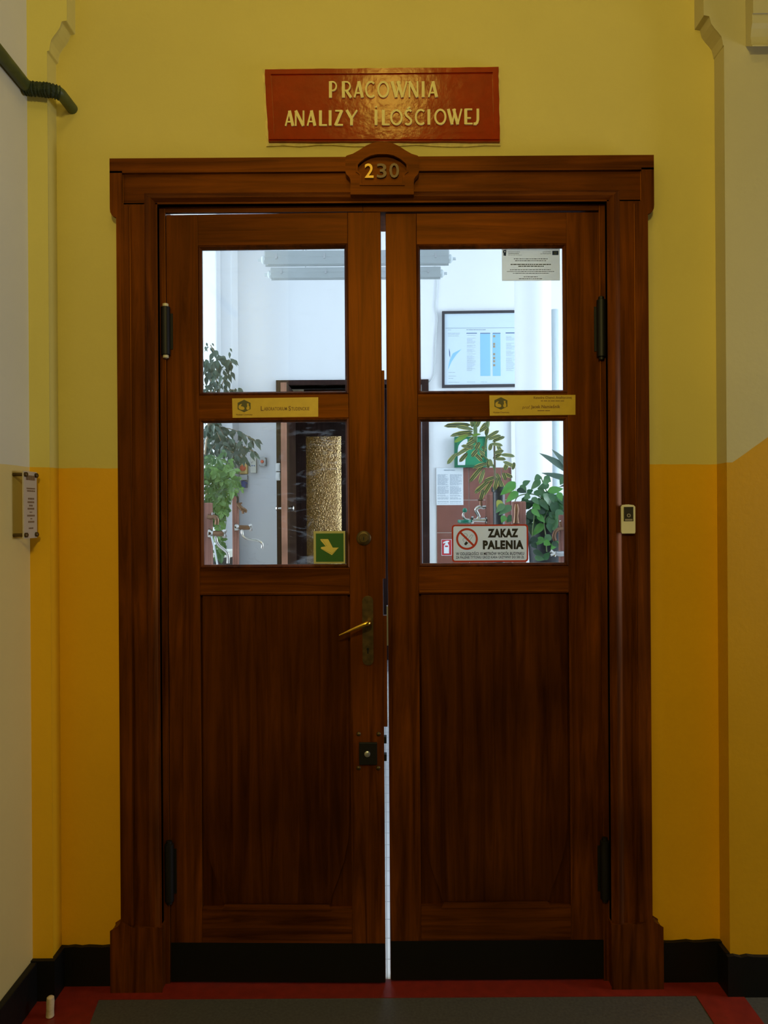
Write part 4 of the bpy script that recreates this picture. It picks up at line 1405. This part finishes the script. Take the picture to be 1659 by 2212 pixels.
bench('white topped bench carrying the leafy fig plant', -1.75, -.62, 1.30, 3.30)
bench('white topped bench carrying the striped plant', .50, 1.62, .95, 3.00)


def post(label, px0, px1, pyt, Y, depth=.05):
    X0, X1 = P(px0, 1150, Y)[0], P(px1, 1150, Y)[0]
    zt = P((px0 + px1) / 2, pyt, Y)[1]
    o = obj('rack_post', B(X0, X1, Y, Y + depth, .91, zt), 'post', bevel=.006, base=((X0 + X1) / 2, Y + depth / 2, .91))
    tag(o, label, 'post')
    return X0, X1


YL1, YL2, YR1, YR2 = 1.62, 2.42, 2.42, 1.32
pl1 = post('reddish timber post half hidden by the door stile', 436, 456, 1086, YL1)
pl2 = post('reddish timber post carrying the long curved tap', 501.5, 513.5, 1072, YL2)
pr1 = post('reddish timber post beside the black pot', 1051, 1067, 1067, YR1)
pr3 = post('dark timber post at the pane edge under the pothos', 1211, 1240, 1112, YR2 + .01)
pr2 = post('broad reddish timber post under the bright pothos leaves', 1109, 1137, 1083, YR2)


def tap(label, px_f, px_h, py, Y, spout, s=1, m='chrome', cross=True, body='bronze'):
    """wall tap: flange at px_f, body to px_h, spout through pixel points"""
    a, b = P3(px_f, py, Y), P3(px_h, py + 1, Y)
    L = (b - a).length
    ax = (b - a).normalized()
    t = thing('laboratory_tap', label, 'tap', a)
    obj('flange', LATHE([(.026, 0), (.026, .006), (.016, .022), (.012, .026)], a, ax, 18), m, t, smooth=True)
    obj('body', LATHE([(.012, .02), (.012, L * .3), (.015, L * .32), (.015, L * .8), (.011, L)], a, ax, 16), body, t, smooth=True)
    if cross:
        for k in range(4):
            an = math.pi / 4 + k * math.pi / 2
            dv = Vector((0, math.cos(an), math.sin(an)))
            obj('handle_arm', TUBE([b, b + dv * .024], [.007, .009], 8), m, t, smooth=True)
    pts = smoothpath([P3(x, y, Y) for x, y in spout], 6)
    obj('spout', TUBE(pts, .0085, 12), m, t, smooth=True)
    return t


tz = lambda zx, zy: (430 + zx / 8.73, 1060 + zy / 8.73)
tap('chrome tap with long curved spout on the timber post', 508, 541, 1139, YL2 - .0, [tz(*p) for p in ((810, 700), (812, 790), (830, 850), (890, 900), (1010, 925), (1110, 940), (1175, 975), (1195, 1030), (1190, 1085))])
tap('chrome tap nearest the pane edge under the ivy', 451, 485, 1152, YL1, [tz(*p) for p in ((310, 830), (320, 900), (335, 970), (380, 1040), (470, 1110), (530, 1170), (550, 1250), (548, 1370))])
# small bronze cock
a = P3(512, 1092, YL2)
t = thing('bronze_cock', 'small bronze cock above the long curved tap', 'tap', a)
obj('body', TUBE([P3(*tz(*p), YL2) for p in ((720, 250), (770, 300), (800, 340), (850, 360), (890, 375))], [.008, .013, .014, .013, .009], 12), 'bronze', t, smooth=True)
obj('spindle', TUBE([P3(*tz(*p), YL2) for p in ((780, 300), (772, 235))], .006, 8), 'bronze', t)
obj('spindle_bar', TUBE([P3(*tz(*p), YL2) for p in ((740, 245), (810, 232))], .005, 8), 'bronze', t)
obj('nozzle', TUBE([P3(*tz(*p), YL2) for p in ((830, 360), (828, 435))], [.011, .007], 10), 'bronze', t)
obj('nozzle', TUBE([P3(*tz(*p), YL2) for p in ((880, 365), (885, 415))], [.010, .006], 10), 'bronze', t)
pts = smoothpath([P3(*tz(*p), YL2 - .01) for p in ((610, 90), (660, 70), (710, 95), (730, 160), (720, 230))], 5)
tag(obj('rubber_hose', TUBE(pts, .007, 8), 'iron', smooth=True, base=pts[-1]), 'black curved hose over the top of the timber post', 'hose')
a = P3(456, 1108, YL1)
t = thing('bronze_cock', 'drooping bronze cock at the pane edge under the ivy', 'tap', a)
obj('body', TUBE(smoothpath([P3(*tz(*p), YL1) for p in ((160, 480), (220, 500), (290, 490), (335, 540), (330, 640))], 4), .012, 12), 'bronze', t, smooth=True)
obj('spindle', TUBE([P3(*tz(*p), YL1) for p in ((255, 490), (262, 410))], .007, 8), 'chrome', t)
pts = [P3(*tz(*p), YL1 - .02) for p in ((235, 860), (285, 1060), (345, 1390))]
tag(obj('clear_hose', TUBE(pts, .005, 8), 'cable', smooth=True, base=pts[-1]), 'thin pale hose hanging below the ivy tap', 'hose')

# apparatus box standing on the bench behind the posts
X0, X1, Z0, Z1 = PR(455, 1190, 498, 1290, 2.72)
t = thing('apparatus_box', 'low dark box with pale lid behind the curved taps', 'box', ((X0 + X1) / 2, 2.85, .91))
obj('body', B(X0, X1, 2.72, 2.98, .91, Z1 - .045), 'pot_black', t, bevel=.006)
obj('lid', B(X0 - .004, X1 + .004, 2.715, 2.985, Z1 - .045, Z1), 'box_cream', t, bevel=.006)
# right side taps and eyewash
rz = lambda zx, zy: (870 + zx / 4.254, 840 + zy / 4.254)
YR1 += .02
a = P3(1050, 1095, YR1)
t = thing('laboratory_tap', 'swan-necked chrome tap on the post by the black pot', 'tap', a)
obj('body', TUBE(smoothpath([P3(*rz(*p), YR1) for p in ((780, 1085), (740, 1090), (705, 1085), (672, 1110), (690, 1150), (700, 1175), (685, 1200))], 5), .012, 12), 'chrome', t, smooth=True)
obj('spindle', TUBE([P3(*rz(*p), YR1) for p in ((722, 1090), (716, 1030))], [.012, .008], 10), 'bronze', t, smooth=True)
obj('spindle_bar', TUBE([P3(*rz(*p), YR1) for p in ((692, 1022), (738, 1020))], .007, 8), 'bronze', t)
obj('lower_arm', TUBE([P3(*rz(*p), YR1) for p in ((770, 1205), (700, 1207), (640, 1207))], [.016, .012, .010], 12), 'chrome', t, smooth=True)
obj('lower_flange', LATHE([(.024, 0), (.024, .008), (.012, .014)], P3(*rz(772, 1205), YR1), (-1, 0, 0), 16), 'chrome', t, smooth=True)
for k in range(4):
    dv = Vector((0, math.cos(k * 1.571 + .6), math.sin(k * 1.571 + .6)))
    b_ = P3(*rz(640, 1207), YR1)
    obj('handle_arm', TUBE([b_, b_ + dv * .026], [.006, .008], 8), 'chrome', t)
a = P3(1004, 1124, YR1)
t = thing('eyewash_fitting', 'green eyewash dish with hooked chrome pipe', 'eyewash', a)
obj('dish', LATHE([(.030, -.016), (.045, -.010), (.046, .006), (.040, .008), (.002, .004)], P3(*rz(570, 1214), YR1), (0, 0, 1), 22), 'eye_green', t, smooth=True)
obj('hooked_pipe', TUBE(smoothpath([P3(*rz(*p), YR1) for p in ((610, 1205), (575, 1195), (556, 1175), (555, 1150), (568, 1130))], 5), .007, 10), 'chrome', t, smooth=True)
obj('green_nozzle', LATHE([(.012, 0), (.016, .012), (.010, .026), (.001, .028)], P3(*rz(570, 1134), YR1), (0, 0, 1), 14), 'eye_green', t, smooth=True)
YR2 += .015
a = P3(1206, 1120, YR2)
t = thing('laboratory_tap', 'dark tap cluster at the pane edge under the pothos', 'tap', a)
kz4 = lambda zx, zy: (1040 + zx / 8.73, 1020 + zy / 8.73)
obj('body', TUBE(smoothpath([P3(*kz4(*p), YR2) for p in ((1600, 1090), (1520, 1060), (1430, 1090), (1380, 1150), (1370, 1230), (1390, 1290))], 5), .010, 12), 'bronze', t, smooth=True)
obj('spindle', TUBE([P3(*kz4(*p), YR2) for p in ((1505, 1080), (1500, 920))], .006, 8), 'bronze', t)
obj('spindle_bar', TUBE([P3(*kz4(*p), YR2) for p in ((1465, 925), (1545, 920))], .005, 8), 'chrome', t)
obj('lower_body', TUBE([P3(*kz4(*p), YR2) for p in ((1600, 1530), (1480, 1540), (1400, 1530))], [.016, .015, .010], 12), 'steel', t, smooth=True)
for p in ((1300, 1480), (1300, 1560), (1370, 1500), (1375, 1590), (1340, 1530)):
    obj('handle_arm', TUBE([P3(*kz4(1400, 1535), YR2), P3(*kz4(*p), YR2)], [.006, .008], 8), 'chrome', t)
# copper tap on the broad post
a = P3(1116, 1110, YR2 - .025)
t = thing('laboratory_tap', 'copper coloured upright valve on the broad timber post', 'tap', a)
obj('body', TUBE([P3(*kz4(*p), YR2 - .02) for p in ((660, 600), (662, 700), (655, 820), (655, 960))], [.008, .013, .011, .016], 12), 'bronze', t, smooth=True)


# ------------------------------------------------------------------ plants
def leaf_mesh(name, widths, L=1.0, fold=0.25, droop=0.25, wavy=0.0):
    """blade along +X: widths = half widths at even steps"""
    bm = bmesh.new()
    n = len(widths) - 1
    rows = []
    for i, w in enumerate(widths):
        t_ = i / n
        z = -droop * t_ * t_ * L
        wv = wavy * math.sin(i * 2.1)
        rows.append((bm.verts.new((t_ * L, -w, z + fold * w + wv)), bm.verts.new((t_ * L, 0, z)), bm.verts.new((t_ * L, w, z + fold * w - wv))))
    for a, b in zip(rows, rows[1:]):
        bm.faces.new([a[0], b[0], b[1], a[1]])
        bm.faces.new([a[1], b[1], b[2], a[2]])
    me = bpy.data.meshes.new(name)
    bm.to_mesh(me)
    bm.free()
    me.polygons.foreach_set('use_smooth', [True] * len(me.polygons))
    return me


def trifoliate(name):
    bm = bmesh.new()
    wd = [.0, .10, .17, .21, .15, .17, .08, .0]
    for ang, L, off in ((0, .72, .28), (1.05, .55, .12), (-1.05, .55, .12)):
        rows = []
        n = len(wd) - 1
        for i, w in enumerate(wd):
            t_ = i / n * L
            c, s = math.cos(ang), math.sin(ang)
            pt = lambda u, v, z: bm.verts.new((off + u * c - v * s, u * s + v * c, z))
            z = -.22 * t_ * t_
            rows.append((pt(t_, -w * L * 1.5, z + .25 * w), pt(t_, 0, z), pt(t_, w * L * 1.5, z + .25 * w)))
        for a, b in zip(rows, rows[1:]):
            bm.faces.new([a[0], b[0], b[1], a[1]])
            bm.faces.new([a[1], b[1], b[2], a[2]])
    me = bpy.data.meshes.new(name)
    bm.to_mesh(me)
    bm.free()
    return me


def with_mat(me, m):
    me2 = me.copy()
    me2.materials.clear()
    me2.materials.append(M[m])
    return me2


FIG = leaf_mesh('fig_leaf', [.0, .13, .21, .20, .13, .05, .0], fold=.3, droop=.35)
IVY = trifoliate('ivy_leaf')
CRO = leaf_mesh('croton_leaf', [.02, .075, .105, .115, .12, .115, .09, .0], fold=.25, droop=.22, wavy=.012)
POT = leaf_mesh('pothos_leaf', [.06, .30, .36, .33, .25, .14, .0], fold=.18, droop=.25)
BLD = leaf_mesh('blade_leaf', [.03, .05, .06, .06, .05, .03, .0], fold=.5, droop=.1)


def put_leaf(root, me, a, b, normal=None, scale_y=1.0):
    """leaf from point a to point b"""
    a, b = Vector(a), Vector(b)
    d = b - a
    L = d.length
    x = d.normalized()
    nz = Vector(normal) if normal else Vector((random.uniform(-.5, .5), -1, random.uniform(0, .9)))
    z = (nz - x * nz.dot(x)).normalized()
    y = z.cross(x)
    m = Matrix((x * L, y * L * scale_y, z * L)).transposed().to_4x4()
    m.translation = a - ORIG[root.name]
    o = bpy.data.objects.new('leaf', me)
    COL.objects.link(o)
    o.parent = root
    o.matrix_basis = m
    return o


def pot(root, x, y, z, r, h, m):
    return obj('pot', LATHE([(r * .72, 0), (r * .95, h * .86), (r * 1.06, h * .86), (r * 1.06, h), (r * .92, h), (r * .90, h * .9), (.002, h * .9)], (x, y, z), (0, 0, 1), 22), m, root, smooth=True)


# weeping fig, dark leaves
Yf = 2.22
xf = -1.12
fig = thing('weeping_fig', 'tall weeping fig with small dark leaves behind the door pane', 'plant', (xf, Yf, .91))
pot(fig, xf, Yf, .91, .14, .22, 'pot_clay')
trunk = smoothpath([(xf, Yf, 1.1), (xf + .04, Yf, 1.5), P3(447, 985, Yf), P3(452, 900, Yf), P3(458, 800, Yf)], 5)
obj('trunk', TUBE(trunk, [.014 - .008 * i / len(trunk) for i in range(len(trunk))], 8), 'stem', fig, smooth=True)
obj('cane', TUBE([P3(441, 1000, Yf - .1), P3(446, 948, Yf - .1)], .006, 8), 'stake', fig)
brs = [[(455, 880), (480, 830), (502, 775)], [(455, 900), (470, 790), (455, 745)], [(452, 930), (490, 850), (512, 843)], [(450, 950), (480, 925), (520, 935), (555, 955)], [(450, 965), (480, 945), (515, 960), (548, 975)],
       [(448, 985), (470, 960), (500, 975), (525, 990)], [(448, 930), (455, 915), (470, 935), (490, 990)], [(450, 900), (465, 905), (478, 930), (510, 1000)]]
FIGM = with_mat(FIG, 'ficus')
for br in brs:
    dy = random.uniform(-.12, .12)
    pth = smoothpath([P3(x, y, Yf + dy) for x, y in br], 5)
    obj('branch', TUBE(pth, .003, 5), 'stem', fig)
    for p in pth:
        for k in range(2):
            st = p + Vector((random.uniform(-.015, .015), random.uniform(-.05, .05), random.uniform(-.012, .012)))
            L = random.uniform(.045, .068)
            dd = Vector((random.uniform(-.45, .65), random.uniform(-.5, .3), random.uniform(-1.0, -.15))).normalized()
            put_leaf(fig, FIGM, st, st + dd * L, (random.uniform(-.7, .7), -1, random.uniform(-.2, .8)))
for px, py in ((446, 740), (458, 741), (443, 748), (495, 760), (497, 752)):
    st = P3(px, py, Yf)
    put_leaf(fig, FIGM, st, P3(px + random.uniform(2, 7), py + random.uniform(6, 15), Yf))


def in_poly(x, y, poly):
    r = False
    for i in range(len(poly)):
        (x1, y1), (x2, y2) = poly[i], poly[i - 1]
        if (y1 > y) != (y2 > y) and x < (x2 - x1) * (y - y1) / (y2 - y1) + x1:
            r = not r
    return r


def scatter(root, mesh, poly, n, Y, dY, L0, L1, down=(-1, -.2), side=.6):
    xs, ys = [p[0] for p in poly], [p[1] for p in poly]
    k = 0
    while k < n:
        x, y = random.uniform(min(xs), max(xs)), random.uniform(min(ys), max(ys))
        if not in_poly(x, y, poly):
            continue
        k += 1
        st = P3(x, y, Y + random.uniform(-dY, dY))
        dd = Vector((random.uniform(-side, side), random.uniform(-.6, .2), random.uniform(*down))).normalized()
        put_leaf(root, mesh, st, st + dd * random.uniform(L0, L1))


scatter(fig, FIGM, [(438, 915), (475, 915), (490, 945), (545, 950), (530, 985), (500, 1000), (470, 985), (438, 990)], 70, Yf, .12, .045, .068)
scatter(fig, FIGM, [(440, 775), (468, 770), (500, 762), (495, 795), (490, 815), (466, 825), (470, 848), (440, 848)], 75, Yf - .05, .08, .045, .068, (-1, .1))

# grape ivy, light green, trailing
Yv = 1.80
xv = -.98
ivy = thing('grape_ivy', 'trailing ivy with light green lobed leaves beside the taps', 'plant', (xv, Yv, 1.50))
pot(ivy, xv - .12, Yv + .05, 1.50, .10, .16, 'pot_clay')
obj('pot_bracket', B(xv - .24, xv + .0, Yv - .04, Yv + .14, 1.485, 1.50), 'post', ivy)
obj('pot_bracket_arm', B(xv - .16, xv - .12, Yv + .02, Yv + .06, .91, 1.485), 'post', ivy)
IVYM = with_mat(IVY, 'ivy')
for br in ([(450, 985), (462, 1040), (470, 1110), (478, 1180)], [(455, 985), (490, 1000), (505, 1040), (498, 1090)], [(445, 990), (448, 1050), (452, 1110)], [(460, 990), (480, 1050), (488, 1120), (485, 1150)]):
    pth = smoothpath([P3(x, y, Yv + random.uniform(-.03, .03)) for x, y in br], 6)
    obj('vine', TUBE(pth, .0025, 5), 'green_stem', ivy)
scatter(ivy, IVYM, [(440, 985), (480, 985), (508, 1005), (514, 1040), (500, 1075), (486, 1100), (482, 1120), (478, 1150), (482, 1185), (474, 1190), (466, 1150), (462, 1110), (440, 1085)], 120, Yv, .05, .055, .085)
for a, b in (((490, 975), (470, 988)), ((497, 990), (503, 1005)), ((487, 1010), (489, 1024)), ((505, 1045), (500, 1065)), ((512, 1040), (512, 1052)), ((520, 1052), (526, 1066)), ((502, 1035), (496, 1058))):
    put_leaf(ivy, IVYM, P3(*a, Yv - .08), P3(*b, Yv - .08), (0, -1, .5), .9)

# striped croton in a black pot
Yk = 2.15
base = P3(1078, 1135, Yk)
cro = thing('croton_plant', 'croton with long yellow striped leaves in a black pot', 'plant', (base.x, Yk, .91))
pr_ = (P(1092, 1075, Yk)[0] - P(1063, 1075, Yk)[0]) / 2
ptop = P(1078, 1052, Yk)[1]
obj('pot', LATHE([(pr_ * .75, 0), (pr_ * .9, ptop - .91 - .03), (pr_ * 1.08, ptop - .91 - .028), (pr_ * 1.08, ptop - .91), (pr_ * .9, ptop - .91), (.002, ptop - .93)], (base.x, Yk, .91), (0, 0, 1), 22), 'pot_black', cro, smooth=True)
cz = cz3
S3 = lambda x, y, dy=0: P3(*cz(x, y), Yk + dy)
obj('stem', TUBE(smoothpath([S3(1130, 1340), S3(1125, 1080), S3(1125, 900), S3(1118, 640), S3(1122, 400)], 4), .006, 8), 'stem', cro)
obj('stem', TUBE(smoothpath([S3(1130, 1000), S3(1060, 880), S3(900, 720), S3(770, 480), S3(760, 340), S3(755, 60)], 4), [.006] * 13 + [.012] * 8, 8), 'green_stem', cro)
obj('stem', TUBE(smoothpath([S3(900, 720), S3(960, 480), S3(975, 300), S3(1000, 60)], 4), .007, 8), 'green_stem', cro)
CROM, CROG = with_mat(CRO, 'croton'), with_mat(CRO, 'croton_green')
for x0, y0, x1, y1 in ((670, 160, 185, 145), (720, 250, 415, 165), (710, 285, 295, 325), (720, 335, 425, 340), (740, 540, 380, 705), (400, 690, 235, 880), (610, 680, 470, 845), (760, 450, 590, 530), (730, 600, 510, 530),
                       (740, 700, 900, 830), (990, 880, 720, 945), (900, 930, 650, 1220), (930, 990, 825, 1250), (1160, 1140, 925, 1195), (1010, 1210, 785, 1400), (1090, 1195, 900, 1480), (900, 1290, 750, 1430), (910, 1370, 865, 1565),
                       (950, 425, 1195, 245), (1000, 440, 1230, 330), (1080, 470, 1305, 362), (1040, 515, 1275, 520), (1060, 505, 1025, 625), (1170, 530, 1255, 690), (1110, 690, 1285, 630), (1090, 790, 1240, 690), (1230, 720, 1505, 725),
                       (1120, 800, 1330, 785), (1150, 1070, 1225, 1180), (1175, 1150, 1120, 1385), (1200, 1170, 1340, 1430), (700, 200, 690, 70), (780, 200, 840, 60), (840, 300, 955, 105), (850, 280, 970, 180), (960, 360, 985, 200), (980, 230, 1000, 60),
                       (760, 380, 640, 470), (800, 620, 690, 740), (830, 640, 930, 720), (840, 480, 760, 600), (880, 560, 960, 640), (700, 620, 620, 560), (920, 640, 880, 760), (1030, 800, 1060, 930), (1010, 820, 1000, 960),
                       (1280, 850, 1500, 930), (1370, 860, 1310, 1000), (1460, 1000, 1500, 870), (1180, 1180, 1250, 1320), (1300, 1080, 1460, 1130), (1330, 1200, 1290, 1060)):
    dz = random.uniform(-.06, .06)
    L = math.hypot(x1 - x0, y1 - y0)
    put_leaf(cro, CROM, S3(x0, y0, dz), S3(x1, y1, dz - .02), (random.uniform(-.25, .25), -1, random.uniform(.1, .6)), min(2.2, max(.9, 330 / L)))
put_leaf(cro, CROG, S3(620, 350, -.05), S3(360, 455, -.06), (0, -1, .5), 1.3)
put_leaf(cro, CROG, S3(860, 330, -.05), S3(700, 345, -.06), (0, -1, .5), 1.3)

# pothos, broad leaves
Yo = 1.62
base = P3(1178, 1150, Yo)
pot_ = thing('pothos_plant', 'bushy pothos with broad green leaves in the pane corner', 'plant', (base.x, Yo + .1, .91))
obj('pot', LATHE([(.075, 0), (.10, .42), (.11, .42), (.11, .47), (.095, .47), (.09, .45), (.002, .45)], (base.x + .03, Yo + .12, .91), (0, 0, 1), 22), 'pot_black', pot_, smooth=True)
S4 = lambda x, y, dy=0: P3(*kz4(x, y), Yo + dy)
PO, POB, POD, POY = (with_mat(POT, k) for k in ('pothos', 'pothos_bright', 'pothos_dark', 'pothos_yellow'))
for br in ([(1300, 600), (1000, 420), (700, 450), (600, 640)], [(1300, 600), (1180, 900), (1210, 1200), (1230, 1500)], [(1300, 500), (1200, 300), (1120, 80)], [(1000, 800), (960, 1150), (960, 1400)]):
    obj('vine', TUBE(smoothpath([S4(*p) for p in br], 5), .003, 6), 'green_stem', pot_)
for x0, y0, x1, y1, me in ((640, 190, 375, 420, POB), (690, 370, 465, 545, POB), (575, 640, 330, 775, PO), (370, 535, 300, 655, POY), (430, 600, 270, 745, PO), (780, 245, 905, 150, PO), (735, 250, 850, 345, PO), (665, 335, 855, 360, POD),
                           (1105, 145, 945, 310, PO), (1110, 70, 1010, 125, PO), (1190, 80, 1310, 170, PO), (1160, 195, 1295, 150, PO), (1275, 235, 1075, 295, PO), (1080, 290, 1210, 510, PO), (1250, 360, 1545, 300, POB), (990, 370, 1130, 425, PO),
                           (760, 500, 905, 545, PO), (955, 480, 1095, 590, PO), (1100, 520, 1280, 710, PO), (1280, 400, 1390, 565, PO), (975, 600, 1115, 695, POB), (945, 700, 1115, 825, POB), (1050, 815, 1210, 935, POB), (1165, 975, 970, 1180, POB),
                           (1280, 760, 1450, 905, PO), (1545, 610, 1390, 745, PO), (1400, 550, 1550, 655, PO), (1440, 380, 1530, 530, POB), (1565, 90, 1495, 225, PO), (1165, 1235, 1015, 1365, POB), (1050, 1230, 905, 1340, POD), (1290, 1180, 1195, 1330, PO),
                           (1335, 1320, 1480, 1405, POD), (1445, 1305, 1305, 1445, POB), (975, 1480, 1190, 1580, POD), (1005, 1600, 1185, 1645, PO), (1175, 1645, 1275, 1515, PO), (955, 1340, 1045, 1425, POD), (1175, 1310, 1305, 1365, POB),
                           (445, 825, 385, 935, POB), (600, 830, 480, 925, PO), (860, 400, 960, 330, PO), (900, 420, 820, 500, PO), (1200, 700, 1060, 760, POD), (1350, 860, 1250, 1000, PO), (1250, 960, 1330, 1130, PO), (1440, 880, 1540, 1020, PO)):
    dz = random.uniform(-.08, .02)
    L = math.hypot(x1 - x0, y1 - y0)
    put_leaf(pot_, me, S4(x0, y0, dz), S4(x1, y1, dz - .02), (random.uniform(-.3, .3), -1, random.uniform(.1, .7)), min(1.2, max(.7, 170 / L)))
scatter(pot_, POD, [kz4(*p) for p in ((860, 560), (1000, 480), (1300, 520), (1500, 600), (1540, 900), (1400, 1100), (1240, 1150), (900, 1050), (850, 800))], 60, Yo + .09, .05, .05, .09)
scatter(pot_, PO, [kz4(*p) for p in ((960, 420), (1250, 330), (1500, 400), (1540, 700), (1500, 900), (1300, 900), (1100, 700))], 24, Yo, .05, .06, .095)
# blade leaved plant at the pane edge
bl = thing('blade_plant', 'plant with stiff grey green blades at the edge of the pane', 'plant', (P(1235, 1100, 1.9)[0], 1.9, .91))
xq_ = P(1240, 1100, 1.9)[0]
pot(bl, xq_ + .02, 1.9, .91, .08, .3, 'pot_clay')
BLM = with_mat(BLD, 'blade')
obj('stem', TUBE([(xq_ + .02, 1.9, 1.18), (xq_ + .02, 1.9, 1.66)], .008, 8), 'stem', bl)
root_ = Vector((xq_ + .02, 1.9, 1.64))
for tp in ((1169, 975), (1172, 1018), (1195, 968), (1250, 940), (1290, 985), (1208, 1050)):
    put_leaf(bl, BLM, root_ if tp[1] < 1015 else root_ + Vector((0, 0, -.03)), P3(*tp, 1.88), (0, -1, .5), 1.6)
